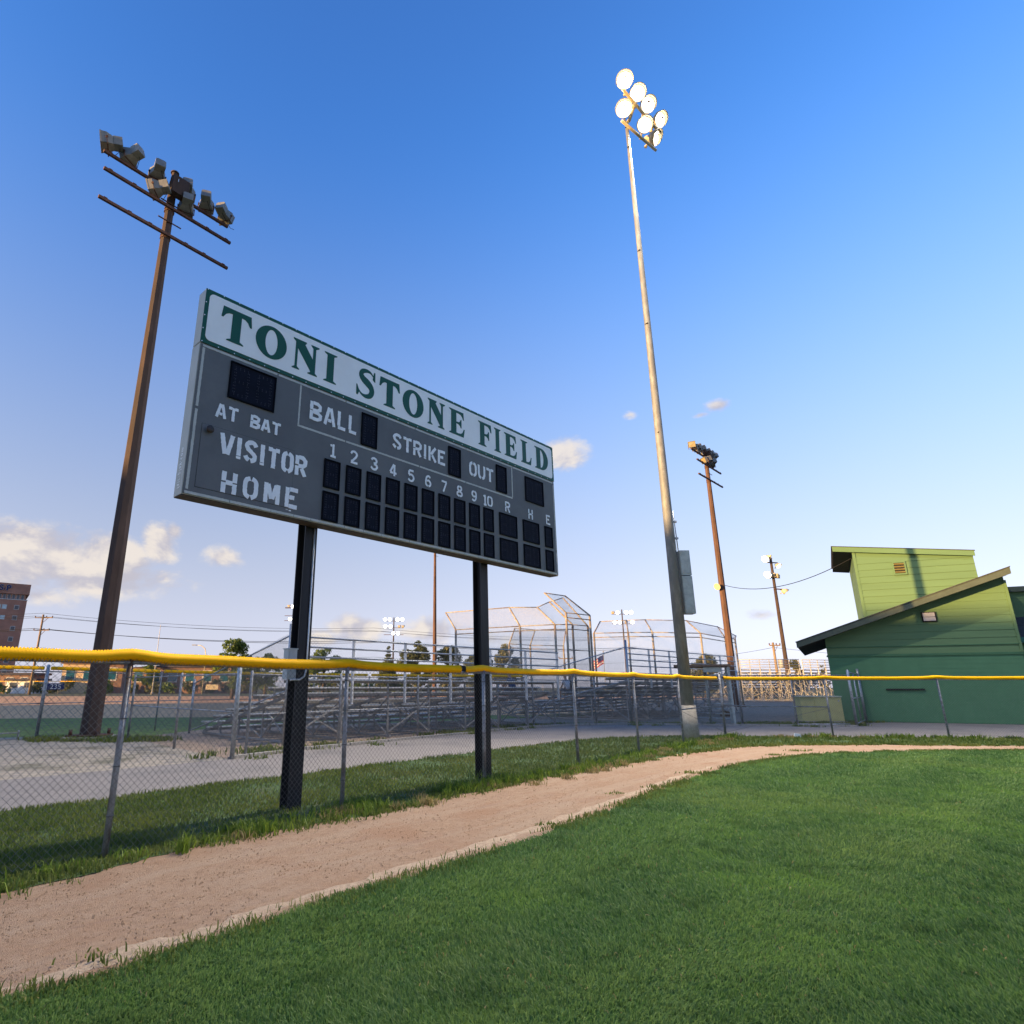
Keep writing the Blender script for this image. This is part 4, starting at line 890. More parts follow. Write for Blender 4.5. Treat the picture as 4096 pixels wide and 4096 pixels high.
old_pole('rusty octagonal pole left of the scoreboard with eight unlit box floodlights', (-11.48, 20.89), AD,
         [(.012, tw(-.92, -.45, -.22), 5), (.175, tw(-.90, .25), 4), (.385, tw(-.60, .78), 4), (.63, tw(-.35, .92), 4), (.795, tw(-.30, .95), 4), (.965, tw(.15, .98), 4)],
         [(.36, tw(-.98, -.10), 4), (.605, tw(-.50, .85), 4)], 1)
pm = old_pole('reddish brown pole right of the grey pole with unlit box floodlights', (23.6, 51.6), (.70, .714),
         [(.06, tw(-.45, -.85, -.12), 4), (.22, tw(-.85, -.35), 4), (.36, tw(-.95, .1), 4), (.58, tw(-.9, .3), 4), (.75, tw(-.7, .7), 4), (.92, tw(-.4, .9), 4)],
         [(.36, tw(-.95, -.2), 4), (.62, tw(-.2, .97), 4)], 1, 'pole_rust_red')
MB().tube([(-.55, -.3, 9.75), (-.3, -.15, 9.85)], [.30, .10], 12).build('speaker_horn', 'lamp_beige', pm); MB().bar((-.3, -.15, 9.9), (0, 0, 10.0), .05).build('speaker_bracket', 'arm_rust', pm)
r2 = thing('light_pole', 'brown pole beside the green roof with lit round floodlights in two tiers', 'light pole', (53.9, 99, 0), 0, 'rusty octagonal light poles')
MB().tube([(0, 0, 0), (0, 0, 11), (0, 0, 22.2)], [.36, .28, .20], 8, smooth=False).build('pole', 'pole_rust', r2)
for z, x0_, x1_ in ((21.4, -1.0, 1.1), (18.9, -1.0, 1.1), (17.0, -.3, 1.2)): MB().bar((x0_, -.25, z), (x1_, .1, z - .05), .16).build('crossarm', 'arm_rust', r2)
for p, d_, ln_, s_ in (((-1.1, -.6, 21.9), (-.75, -.62, -.30), 5, 1.5), ((-.3, -.2, 22.3), (-.3, .8, -.4), 6, 1.2), ((1.0, 0, 20.9), (.5, -.75, -.5), 5, 1.2), ((-1.1, -.6, 19.3), (-.75, -.62, -.30), 5, 1.5), ((-.2, -.3, 19.3), (-.3, .9, -.4), 6, 1.2), ((1.5, .1, 16.7), (.85, -.2, -.55), 6, 1.4), ((.5, -.3, 19.2), (.3, .9, -.4), 6, 1.2)): round_lamp(r2, p, d_, ln_, s_, False)
old_pole('thin brown pole seen below the scoreboard between its two posts', (-1.45, 87), AD, [(.2, tw(-.8, .5), 4), (.8, tw(-.8, .5), 4)], [], 1, 'pole_rust_red', a3=False)
def far_pole(label, base, H, lit, dark):
    t = thing('light_pole', label, 'light pole', (*base, 0), 0, 'distant lit light poles')
    MB().tube([(0, 0, 0), (0, 0, H)], [.30, .15], 8, smooth=False).build('pole', 'pole_rust', t)
    for z in sorted({p[1] for p in lit + dark}): MB().bar((-2.9, 0, z - .45), (2.9, 0, z - .45), .14).build('crossarm', 'arm_rust', t)
    for x, z in lit: round_lamp(t, (x, -.25, z), (-.05 - x * .02 - base[0] * .003, -1, -.2), 5, 1.35, False)
    for x, z in dark: round_lamp(t, (x, .1, z), (.8, .5, -.35), 6, 1.2, False)
far_pole('distant pole with eight lit lamps above the trees right of left scoreboard post', (-15.2, 183), 21.6, [(-2.6, 21), (-1.2, 21), (1.1, 21), (2.5, 21), (-2.5, 19.0), (-.9, 19.0), (-.1, 17.0), (1.3, 17.0)], [(1.6, 19.0), (2.7, 19.0)])
far_pole('distant pole with lit lamps beside the second bleacher guard rail', (48.2, 167), 22.0, [(-1.3, 21.2), (1.1, 21.2), (2.4, 21.2), (-2.2, 18.6), (-.9, 18.6), (2.6, 18.6)], [(-2.5, 21.2), (.9, 18.6)])
far_pole('distant pole half hidden by the left scoreboard post with lit lamps', (-43.6, 178), 25.0, [(-.6, 24.2), (-1.2, 20.6)], [(-1.9, 24.4), (1.6, 22)])

# tall galvanised pole with the lit cluster
gp = thing('light_pole', 'tall grey galvanised light pole with a cluster of glowing floodlights', 'light pole', (7.94, 20.89, 0))
MB().tube([(0, 0, .95), (0, 0, 9), (0, 0, 17), (0, 0, 23.6), (0, 0, 23.65), (0, 0, 25.35)], [.200, .155, .112, .080, .074, .070], 20).build('pole', 'pole_galv', gp)
MB().tube([(0, 0, -.2), (0, 0, .99)], [.275, .245], 22).build('concrete_base', 'concrete', gp)
for z in (10.6, 15.2, 18.6, 23.9, 25.0): MB().tube([(-.16 + z * .004, -.02, z), (-.05, -.14, z)], .03, 6).build('hand_hole', 'cap_dark', gp)
for z0_, z1_ in ((3.95, 5.23), (5.26, 6.13)):
    bx = MB(); bx.bar((.37, -.02, z0_), (.37, -.02, z1_), .34, .36, (0, 1, 0)); o = bx.build('control_box', 'ebox' if False else 'turn', gp); MB().bar((.37, -.205, z0_ + .06), (.37, -.205, z1_ - .06), .30, .012, (0, 1, 0)).build('box_door', 'turn', o)
MB().tube([(.24, .0, 6.13), (.20, 0, 7.6)], .018, 6).build('conduit', 'galv', gp)
for z in (6.6, 7.2): MB().bar((.16, -.03, z), (.27, -.03, z), .07, .07).build('strap', 'galv', gp)
ga = Vector((.735, .678, 0))
MB().tube([(-.50, -1.30, 25.62), (1.80, .82, 25.62)], .062, 10).build('crossarm', 'lamp_beige', gp)
MB().tube([(-.35, -.42, 24.94), (1.62, 1.08, 24.94)], .062, 10).build('crossarm', 'lamp_beige', gp)
MB().tube([(0, 0, 25.3), (.12, 0, 25.41), (.35, -.45, 26.05)], .075, 10).build('arm_bracket', 'lamp_beige', gp)
for (x, y, z), dr_, ln in (((-.44, -1.33, 26.11), (-.22, -.80, -.52), 2), ((.30, -.70, 26.11), (.02, -.82, -.50), 2), ((.93, -.12, 26.11), (.22, -.80, -.48), 2), ((1.72, .66, 26.11), (.55, -.72, -.45), 2),
                     ((-.30, -.55, 25.41), (-.28, -.80, -.52), 2), ((.86, .28, 25.41), (.05, -.80, -.50), 2), ((1.52, .93, 25.41), (.82, -.42, -.38), 2)):
    round_lamp(gp, (.55 + (x - .55) * .93, -.05 + (y + .05) * .93, z), dr_, ln, .93)

# ------------------------------------------------------------------ bleachers
def bleacher(label, org, rowdir, rows, L, rise, run, z_first, rail_z, frames, m_seat='alu', m_fr='steel_dull', side_panel=True, far=False, tall_post=True):
    """local x along the rows, y towards the field (rows descend along +y), back row at y = 0"""
    t = thing('bleacher', label, 'bleacher', (*org, 0), math.atan2(rowdir[1], rowdir[0]), 'aluminium bleachers behind the path')
    n = rows; zt = z_first + (n - 1) * rise; D = (n - 1) * run
    seat = MB().box(0, L, 0, .27, -.045, 0).mesh('seat_plank', m_seat); foot = MB().box(0, L, 0, .24, -.035, 0).mesh('foot_plank', m_seat); foot2 = MB().box(0, L, 0, .02, -.075, 0).mesh('riser_plank', 'steel_dull')
    for k in range(n):
        y = D - k * run; z = z_first + k * rise                     # k = 0 is the front row
        link('seat_plank', seat, t, (0, y, z))
        if k:
            link('foot_plank', foot, t, (0, y + run * .52, z - .40)); link('riser_plank', foot2, t, (0, y + run * .50, z - .44)); link('riser_plank', foot2, t, (0, y + .262, z - .046))
    fr = MB()                                                         # one frame: sloping stringer with seat risers
    fr.bar((0, D + .35, .06), (0, -.05, zt - .42), .05, .09)
    for k in range(n): y = D - k * run + .13; z = z_first + k * rise; fr.bar((0, y, max(.02, z - .50)), (0, y, z - .045), .05, .05, (0, 1, 0))
    fm = fr.mesh('frame', m_fr); legs = []
    for fy in (.02, .30, .58, .82):
        y = D * fy; ztop = .06 + (zt - .48) * (1 - fy) ; legs.append((y, max(.2, ztop)))
    lms = [MB().bar((0, y, -.03), (0, y, z), .05, .05, (0, 1, 0)).mesh('leg', m_fr) for y, z in legs]
    brs = [MB().bar((.03, legs[i][0], .05), (.03, legs[i + 1][0], legs[i + 1][1] - .05), .035, .035).mesh('brace', m_fr) for i in range(2)] + [MB().bar((-.03, legs[0][0], legs[0][1] * .9), (-.03, legs[1][0], .06), .035, .035).mesh('brace', m_fr)]
    sill = MB().bar((0, -.05, .02), (0, D + .4, .02), .06, .06).mesh('sill', m_fr)
    xs = [.15 + (L - .3) * i / (frames - 1) for i in range(frames)]
    for i, x in enumerate(xs):
        f = link('frame', fm, t, (x, 0, 0))
        for lm in lms: link('leg', lm, f)
        link('sill', sill, f)
        for br in (brs if not far else brs[:2]): link('brace', br, f)
        if i and i % 2 == 1:
            xa, xb = xs[i - 1], x; cb = MB().bar((xa, .06, .15), (xb, .06, zt - .7), .035, .035); cb.build('cross_brace', m_fr, t); MB().bar((xb, .09, .15), (xa, .09, zt - .7), .035, .035).build('cross_brace', m_fr, t)
    # guard rail along the back
    gz = [rail_z, rail_z - .29, rail_z - .58, rail_z - .87]
    for z in gz: MB().tube([(0, -.10, z), (L, -.10, z)], .027 if not far else .035, 8).build('guard_rail', 'galv' if not far else m_seat, t)
    pn = frames if frames < 8 else 7
    for i in range(pn): x = .05 + (L - .1) * i / (pn - 1); MB().bar((x, -.06, zt - .75), (x, -.06, rail_z - .02), .055, .085, (0, 1, 0)).build('guard_post', 'alu_warm' if far else m_seat, t)
    nspan = max(1, round(L / 3.0))
    for i in range(nspan): link('chain_link_mesh', TALL_LINK, t, (L * i / nspan, -.14, rail_z - 1.12), None, (L / nspan / 3.0, 1, 1.02))
    if side_panel:
        # chain link side guard: front post, tall back post, sloping pipes
        yf = D + .95
        MB().tube([(-.12, yf, -.05), (-.12, yf, 1.85)], .045, 8).build('side_post', 'galv', t)
        MB().tube([(-.12, -.15, -.05), (-.12, -.15, rail_z + .36)], .055, 10).build('side_post', 'galv', t)
        MB().tube([(-.12, yf, 1.70), (-.12, -.15, rail_z + .02)], .026, 8).build('side_rail', 'galv', t); MB().tube([(-.12, yf, .05), (-.12, -.15, rail_z - 1.55)], .026, 8).build('side_rail', 'galv', t)
        mm = MB(); cells = int(yf / .075); h0 = 1.65
        for k in range(-18, cells + 18):
            for s_ in (1, -1):
                a = k * .075; pts = []
                u0, u1 = 0.0, 1.62                                   # height within the panel
                y0_, y1_ = a, a + s_ * 1.62
                lo = max(0.0, min(y0_, y1_)); hi = min(yf, max(y0_, y1_))
                if hi <= lo: continue
                zz = lambda yy: .05 + (rail_z - 1.6) * (1 - yy / yf) + abs(yy - y0_)
                mm.bar((-.12, lo, zz(lo)), (-.12, hi, zz(hi)), .004, .004)
        mm.build('chain_link_panel', 'wire', t)
    return t
bleacher('nearest silver bleacher behind the scoreboard posts', (-4.6, 18.6), (.722, .692), 7, 13.2, .232, .93, .41, 3.02, 8)
bleacher('middle silver bleacher left of the tall grey light pole base', (8.9, 30.9), (.71, .705), 9, 13.9, .232, .90, .41, 3.45, 8)
bleacher('sunlit far bleacher in front of the red brown pole', (35.0, 74.6), (1, .02), 12, 7.2, .29, .80, .43, 4.75, 7, 'alu_warm', 'alu_warm', False, True)
bleacher('sunlit far bleacher beside the green building corner', (42.6, 74.9), (.94, .34), 12, 7.5, .29, .80, .43, 4.75, 7, 'alu_warm', 'alu_warm', False, True)
tag(MB().box(0, .30, -.004, .004, 0, .22).build('rail_sign', 'sign_green', None, (13.30, 35.05, 2.83)), 'small green sign hung on the middle bleacher guard rail', 'sign')
bpy.data.objects['rail_sign'].rotation_euler = (0, 0, R(44))

# ------------------------------------------------------------------ turnstile, utility box
ts = thing('turnstile', 'full height steel turnstile with a flat brown roof by the grey pole', 'turnstile', (12.0, 29.3, 0), R(-20))
for x, y in ((-.9, -.6), (-.9, .9), (.15, .9), (1.05, -.75), (1.05, .8)): MB().bar((x, y, -.05), (x, y, 2.45), .10, .10, (0, 1, 0)).build('post', 'turn', ts)
MB().box(-1.25, 1.15, -.85, 1.1, 2.46, 2.56).build('roof', 'wood_roof', ts); MB().box(.0, .75, -.72, -.66, 2.22, 2.44).build('header_board', 'turn', ts)
MB().tube([(.1, .1, 0), (.1, .1, 2.45)], .055, 10).build('rotor_shaft', 'turn', ts)
for k in range(10):
    z = .22 + k * .21
    MB().tube([(.30, -.75, z), (1.0, -.75, z)], .020, 6).build('barrier_bar', 'turn', ts)
    for a in (20, 140, 260): MB().tube([(.1, .1, z), (.1 + .72 * math.cos(R(a)), .1 + .72 * math.sin(R(a)), z)], .020, 6).build('rotor_arm', 'galv', ts)
MB().tube([(.25, -1.1, -.01), (.25, -.8, .03), (.7, -1.25, .0)], .035, 6).build('floor_track', 'galv', ts)
ub = thing('utility_box', 'beige metal utility box with a pale lid beside the green building', 'utility box', (17.35, 29.95, 0), R(-10))
MB().box(-.62, 0, 0, .9, 0, 1.12).build('side_cabinet', 'ubox', ub); c_ = MB().box(.004, 1.16, -.03, .9, 0, 1.10).build('cabinet', 'ubox', ub)
MB().box(-.66, 1.20, -.07, .95, 1.12, 1.17).build('lid', 'ubox_lid', ub); MB().box(.07, 1.09, -.045, -.031, .10, 1.03).build('door', 'ubox', c_); MB().box(1.00, 1.06, -.07, -.046, .92, 1.0).build('hasp', 'galv', c_)
MB().box(-.7, 1.25, -.12, 1.0, -.1, .05).build('plinth', 'kerb_mat', ub)
tag(MB().tube([(0, 0, .04), (1.7, -.15, .05), (2.1, -.18, .05)], .045, 6).build('fallen_pipe', 'galv_dull', None, (15.0, 27.35, 0)), 'grey pipe lying on the ground along the path before the utility box', 'pipe')
tag(MB().prism([(-.25, 0), (.25, 0), (.2, .25), (-.1, .32), (-.25, .2)], -.2, .2).build('boulder', 'wood_roof', None, (16.0, 36.5, -.03)), 'brown stump like block on the gravel near the turnstile', 'block')

# ------------------------------------------------------------------ backstops
def backstop(label, posts, zs, overs, hood=None, rails=(2.0,), zb=0.0):
    """posts: ground points; zs: post heights; overs: (x, y, z) ends of the leaning overhang struts"""
    t = thing('backstop', label, 'backstop', (*posts[0], zb)); o0 = V3(posts[0], zb)
    tops = []
    for (p, z, ov) in zip(posts, zs, overs):
        q = V3(p) - V3(posts[0]); tp = q + Vector((0, 0, z)); tops.append(tp)
        MB().tube([q, tp], .085, 8).build('post', 'backstop_pipe', t); MB().tube([tp, Vector(ov) - o0], .060, 8).build('overhang_strut', 'backstop_pipe', t)
    for i in range(len(posts) - 1):
        a, b2 = tops[i], tops[i + 1]; c, d_ = Vector(overs[i]) - o0, Vector(overs[i + 1]) - o0
        for u, v_ in ((a, b2), (c, d_), (a + Vector((0, 0, -.35)), b2 + Vector((0, 0, -.35)))): MB().tube([u, v_], .040, 6).build('rail', 'backstop_pipe', t)
        for z in rails: MB().tube([V3(posts[i], z) - V3(posts[0]), V3(posts[i + 1], z) - V3(posts[0])], .035, 6).build('rail', 'backstop_pipe', t)
        for (A, B, C, D_) in ((V3(posts[i], .05) - V3(posts[0]), V3(posts[i + 1], .05) - V3(posts[0]), b2, a), (a, b2, d_, c)):
            mm = MB(); wdt = (B - A).length; hgt = max((D_ - A).length, (C - B).length); stp = .12; nn = int((wdt + hgt) / stp)
            def pt(u, v_): return (A.lerp(B, u)).lerp(D_.lerp(C, u), v_)
            for k in range(nn):
                for sg in (0, 1):
                    s0 = k * stp; x0_, y0_ = (s0, 0.0) if s0 <= wdt else (wdt, s0 - wdt); x1_, y1_ = (s0 - hgt, hgt) if s0 - hgt >= 0 else (0.0, s0)
                    if sg: x0_, x1_ = wdt - x0_, wdt - x1_
                    P0, P1 = pt(x0_ / wdt, min(1, y0_ / hgt)), pt(x1_ / wdt, min(1, y1_ / hgt)); dn = (B - A).cross(D_ - A).normalized(); sd = (P1 - P0).cross(dn).normalized() * .0050
                    mm.add([P0 - sd, P0 + sd, P1 + sd, P1 - sd], [(0, 1, 2, 3)])
            mm.build('chain_link_mesh', 'backstop_wire', t)
    return t
backstop('tall golden chain link backstop with a leaning hood behind nearest bleacher', [(.86, 49.5), (5.67, 46.6), (8.08, 45.3), (9.6, 46.4), (11.0, 47.5)], [6, 6, 6, 6.1, 6.1], [(.06, 51.6, 7.6), (5.04, 48.1, 7.6), (7.24, 48.0, 7.6), (8.3, 48.6, 8.1), (9.5, 49.1, 8.5)], rails=(2.4,))
backstop('highest hooded centre section of the golden backstop', [(9.0, 45.6), (11.15, 47.3)], [6.9, 6.9], [(7.7, 47.1, 8.6), (9.6, 48.7, 8.6)], rails=(2.4, 4.2))
backstop('wide far backstop behind the grey pole with leaning chain link top', [(12.7, 52.8), (15.41, 52.06), (17.37, 51.82), (21.81, 52.8), (26.07, 57.69), (27.84, 59.53)], [6] * 6, [(14.32, 56.8, 7.4), (16.41, 55.7, 7.4), (17.97, 55.25, 7.4), (21.92, 55.9, 7.4), (27.31, 61.8, 7.4), (29.6, 63, 6.6)], rails=(2.4,))
backstop('smaller backstop wing seen through the golden backstop mesh', [(6.2, 60), (8.5, 62), (12, 63)], [5.6] * 3, [(6.9, 61, 7.2), (9.2, 63, 7.2), (12.5, 64, 7.2)], rails=(2.0,))

# ------------------------------------------------------------------ green building
WDIR = Vector((.916, -.40, 0)).normalized()
gb = thing('green_building', 'green concession building with sloping roofs and a raised upper storey', 'building', (25.4, 28.3, 0), math.atan2(WDIR.y, WDIR.x))
xl, xr = -6.95, .62
MB().box(xl, xr, .06, 9.0, -.3, 3.0).build('block_wall', 'wall_green', gb)
# block courses: thin proud courses so that joints are real
for k in range(15):
    z = k * .2; MB().box(xl - .002, xr + .002, .045, .062, z + .003, z + .197).build('block_course', 'wall_green', gb)
MB().box(xl - .05, xr + .04, -.005, .10, 3.0, 3.05).build('trim_band', 'trim_green', gb); MB().box(xl - .03, xr + .03, .015, .10, 3.055, 3.10).build('trim_band', 'trim_green', gb)
def slope(x): return rz(x) - .10
def rz(x): return 3.70 + (x + 8.22) * (6.83 - 3.70) / 9.0
MB().prism([(xl, 3.10), (xr, 3.10), (xr, slope(xr) - .03), (xl, slope(xl) - .03)], .055, 8.9).build('gable_wall', 'siding_green', gb)
z = 3.10
while z < 6.68:
    z1_ = min(z + .335, 6.68); zz = z + .004; pr = .012 if not 3.45 < z < 3.5 else .03
    xa0 = xl if slope(xl) > z1_ else xl + (z1_ - slope(xl)) / (slope(xr) - slope(xl)) * (xr - xl); xa1 = xl if slope(xl) > zz else xl + (zz - slope(xl)) / (slope(xr) - slope(xl)) * (xr - xl)
    if xa0 < xr - .05: MB().add([(xa1, .055 - .028, zz), (xr, .055 - .028, zz), (xr, .055 - .008, z1_), (xa0, .055 - .008, z1_), (xa1, .056, zz), (xr, .056, zz), (xr, .056, z1_), (xa0, .056, z1_)], [(0, 1, 2, 3), (7, 6, 5, 4), (0, 4, 5, 1), (1, 5, 6, 2), (2, 6, 7, 3), (3, 7, 4, 0)]).build('siding_board', 'siding_green', gb)
    z = z1_
MB().box(xl - .003, xr + .003, .0, .055, 3.44, 3.475).build('trim_band', 'trim_green', gb)
MB().box(xr - .05, xr + .06, .0, .12, 3.1, 6.35).build('corner_board', 'siding_green', gb)
# lower roof: slab rising to the right, fascia board, shingle edge, soffit
def rz(x): return 3.70 + (x + 8.22) * (6.83 - 3.70) / 9.0
roof = MB().prism([(-8.22, rz(-8.22)), (.80, rz(.80)), (.80, rz(.80) + .035), (-8.24, rz(-8.22) + .035)], -.80, 9.2).build('lower_roof', 'shingle', gb)
MB().prism([(-8.20, rz(-8.22) - .26), (.78, rz(.78) - .30), (.78, rz(.78) - .002), (-8.20, rz(-8.20) - .002)], -.77, -.73).build('fascia', 'fascia', roof)
MB().prism([(-8.18, rz(-8.2) - .24), (.75, rz(.75) - .26), (.75, rz(.75) - .20), (-8.18, rz(-8.2) - .18)], -.729, .05).build('soffit', 'soffit', roof)
MB().prism([(-8.18, rz(-8.2) - .24), (xl, rz(xl) - .25), (xl, rz(xl) - .19), (-8.18, rz(-8.2) - .18)], .051, 9).build('soffit', 'soffit', roof)
# upper storey
ux0, ux1, uy = -5.07, -.20, .55
def uz(x): return 8.30 + (x - ux0) * (7.70 - 8.30) / (ux1 - ux0)
MB().prism([(ux0, 3.9), (ux1, 3.9), (ux1, uz(ux1)), (ux0, uz(ux0))], uy, 7.0).build('upper_wall', 'siding_green', gb)
z = 4.6
while z < 8.25:
    z1_ = z + .335; za, zb_ = min(z1_, uz(ux0) - .01), min(z1_, uz(ux1) - .01)
    if zb_ > z + .02: MB().add([(ux0, uy - .030, z + .004), (ux1, uy - .030, z + .004), (ux1, uy - .01, zb_), (ux0, uy - .01, za), (ux0, uy + .001, z + .004), (ux1, uy + .001, z + .004), (ux1, uy + .001, zb_), (ux0, uy + .001, za)], [(0, 1, 2, 3), (7, 6, 5, 4), (0, 4, 5, 1), (1, 5, 6, 2), (2, 6, 7, 3), (3, 7, 4, 0)]).build('siding_board', 'siding_green', gb)
    z = z1_
MB().box(ux0 - .03, ux0 + .10, uy - .045, uy + .02, 4.0, 8.25).build('corner_board', 'siding_green', gb)
ur = MB().prism([(-5.95, uz(-5.95) + .20), (ux1 + .10, uz(ux1 + .1) + .20), (ux1 + .10, uz(ux1 + .1) + .235), (-5.97, uz(-5.95) + .235)], uy - .18, 7.6).build('upper_roof', 'shingle', gb)
MB().prism([(-5.93, uz(-5.95) - .06), (ux1 + .07, uz(ux1) - .06), (ux1 + .07, uz(ux1) + .195), (-5.93, uz(-5.93) + .198)], uy - .16, uy - .12).build('fascia', 'siding_green', ur)
MB().prism([(-5.92, uz(-5.95) - .02), (ux0, uz(ux0) - .02), (ux0, uz(ux0) + .05), (-5.92, uz(-5.93) + .05)], uy - .119, 7.5).build('soffit', 'soffit', ur)
# louvred vent
vx0, vx1, vz0, vz1 = -3.50, -2.93, 6.95, 7.62
vt = MB().box(vx0 + .03, vx1 - .03, uy - .055, uy - .035, vz0 + .03, vz1 - .03).build('vent', 'dark', gb); vf = MB()
for a in ((vx0, vx1, vz0, vz0 + .07), (vx0, vx1, vz1 - .07, vz1), (vx0, vx0 + .07, vz0 + .07, vz1 - .07), (vx1 - .07, vx1, vz0 + .07, vz1 - .07)): vf.box(a[0], a[1], uy - .085, uy - .03, a[2], a[3])
vf.build('frame', 'siding_green', vt)
for k in range(4): zc = vz0 + .13 + k * .135; MB().bar((vx0 + .07, uy - .085, zc), (vx1 - .07, uy - .085, zc), .085, .012, (0, .6, 1)).build('slat', 'vent_wood', vt)
# wall light, service hatch, slot shelf
wl_ = MB().box(-2.80, -2.22, -.05, .03, 4.55, 5.02).build('wall_light', 'dark', gb); MB().box(-2.75, -2.28, -.085, -.051, 4.79, 4.98).build('lens', 'lens_white', wl_); MB().box(-2.75, -2.28, -.10, -.051, 4.60, 4.77).build('lens', 'lens_white', wl_)
ht = MB().box(-4.72, -3.30, .030, .046, 1.50, 2.88).build('service_hatch', 'wall_green', gb); MB().box(-4.78, -3.26, -.03, .044, 1.43, 1.495).build('hatch_shelf', 'dark', ht)
# right hand wing: set back wall with flat fascia, lean-to roof in front
MB().box(.9, 9, 2.4, 8.5, -.3, 6.05).build('wing_wall', 'siding_green', gb)
for k in range(4): MB().box(.9, 9, 2.375, 2.40, 4.75 + k * .33, 5.07 + k * .33).build('siding_board', 'siding_green', gb)
MB().box(.8, 9.1, 2.2, 8.7, 6.05, 6.30).build('wing_roof', 'fascia', gb)
ln = MB().add([(.75, .35, 3.72), (9, .35, 3.72), (9, 2.4, 4.85), (.75, 2.4, 4.85), (.75, .35, 3.66), (9, .35, 3.66), (9, 2.4, 4.79), (.75, 2.4, 4.79)], [(0, 1, 2, 3), (7, 6, 5, 4), (0, 4, 5, 1), (1, 5, 6, 2), (2, 6, 7, 3), (3, 7, 4, 0)]).build('lean_to_roof', 'shingle', gb)
MB().box(.72, 9, .30, .345, 3.52, 3.75).build('fascia', 'fascia_green', ln); MB().box(.72, .78, .346, 2.4, 3.5, 3.7).build('fascia', 'white_paint', ln)
MB().box(.63, 9, .9, 2.39, -.3, 3.5).build('wing_wall', 'wall_green', gb)
# the side walls run back along the sight line: skew the depth axis a little
done = set()
def skew(o):
    for c in o.children:
        if c.data.name not in done: c.data.transform(Matrix(((1, .139, 0, 0), (0, 1, 0, 0), (0, 0, 1, 0), (0, 0, 0, 1)))); done.add(c.data.name)
        skew(c)
skew(gb)
# distant lattice of unlit lamps seen over its roof
fl = thing('lamp_rack', 'pale lattice lamp rack showing above the lower roof of the green building', 'lamp rack', (85, 99, 0))
MB().tube([(0, 0, 0), (0, 0, 18.4)], .25, 8).build('pole', 'pole_galv', fl)
for z in (16.6, 17.4, 18.2): MB().bar((-2.2, 0, z), (2.2, 0, z), .12).build('crossarm', 'galv', fl)
for k in range(6):
    for z in (16.9, 17.7): round_lamp(fl, (-1.9 + k * .76, -.2, z), (-.6, -.8, -.3), 6, .9, False)

# ------------------------------------------------------------------ unseen block added behind the viewer to keep sun off the near field
TS, PS = Vector((.866, .5, 0)), Vector((-.5, .866, 0)); c0 = TS * -110
wh = thing('shade_block', 'unseen long block added behind the viewpoint to shade the near field', 'building', (c0.x, c0.y, 0), math.atan2(PS.y, PS.x))
MB().box(-85, 72, 0, 24, -.3, 21.7).build('wall', 'shade_block', wh); MB().box(-85.3, 72.3, -.3, 24.3, 21.7, 22.35).build('parapet', 'concrete', wh)
for k in range(24): MB().box(-80 + k * 6.2, -77 + k * 6.2, -.08, .02, 3, 7).build('window', 'win_dark', wh)

# ------------------------------------------------------------------ distance
def leaves(name, blobs, size, m, parent, seed, per=260):
    g = np.random.default_rng(seed); C = []
    for (x, y, z, r) in blobs:
        n = int(per * r * r); d = g.normal(size=(n, 3)); d /= np.linalg.norm(d, axis=1)[:, None]; rad = r * g.uniform(.35, 1.05, n)[:, None] ** .6
        C.append(np.array((x, y, z)) + d * rad * np.array((1, 1, .85)))
    C = np.concatenate(C); n = len(C); a = g.normal(size=(n, 3)); a /= np.linalg.norm(a, axis=1)[:, None]; b = np.cross(a, g.normal(size=(n, 3))); b /= np.linalg.norm(b, axis=1)[:, None]; s = size * g.uniform(.6, 1.3, n)[:, None]
    V = np.stack([C - a * s - b * s * .5, C + a * s - b * s * .3, C + b * s * .9, C - a * s * .2 + b * s * 1.3], 1)
    T = np.array([[0, 1, 2], [0, 2, 3]])[None] + (np.arange(n) * 4)[:, None, None]
    o = link(name, tri_mesh(name, V.reshape(-1, 3), T.reshape(-1, 3), m, np.repeat(g.uniform(0, 1, n), 4)), parent); return o
def tree(label, base, H, rad, m, seed, conifer=False, low=.25):
    g = random.Random(seed); t = thing('tree', label, 'tree', (*base, 0), 0, 'trees beyond the ball fields'); bl = []
    if conifer:
        k = 0
        while k < 9: z = H * (.18 + .085 * k); r = rad * (1 - k / 9.6); bl += [(r * .55 * math.cos(a + k), r * .55 * math.sin(a + k), z, max(.35, r * .5)) for a in (0, 1.6, 3.1, 4.7)]; k += 1
        bl.append((0, 0, H * .93, .4))
    else:
        for k in range(20):
            a = g.uniform(0, 6.28); q = g.uniform(0, 1); zf = g.uniform(low, .90); w_ = math.sin(math.pi * min(1, (zf - low + .12) / (1.05 - low))) ** .7; bl.append((rad * .80 * q ** .5 * w_ * math.cos(a), rad * .80 * q ** .5 * w_ * math.sin(a), H * zf, rad * g.uniform(.22, .38)))
        bl.append((rad * .1, 0, H * .93, rad * .22))
    tr = MB().tube([(0, 0, -.1), (.1, 0, H * .3), (0, .1, H * .6), (.05, 0, H * .85)], [rad * .085, rad * .065, rad * .035, rad * .01], 8).build('trunk', 'bark', t)
    lb = MB()
    for x, y, z, r in bl[:8]: lb.tube([(0, 0, max(H * .15, z - r * 2.2)), (x * .5, y * .5, z - r * .8), (x, y, z)], [rad * .035, rad * .02, rad * .006], 5)
    lb.build('limbs', 'bark', tr); leaves('crown', bl, .17 * (H / 9) ** .5, m, t, seed, 300 if rad < 4 else 200)
tree('bright green tree left of the left scoreboard post', (-30.2, 90), 8.3, 3.3, 'leaf_bright', 31); tree('smaller bright green tree tucked against the tree left of the scoreboard post', (-26.2, 92), 6.4, 2.6, 'leaf_bright', 32)
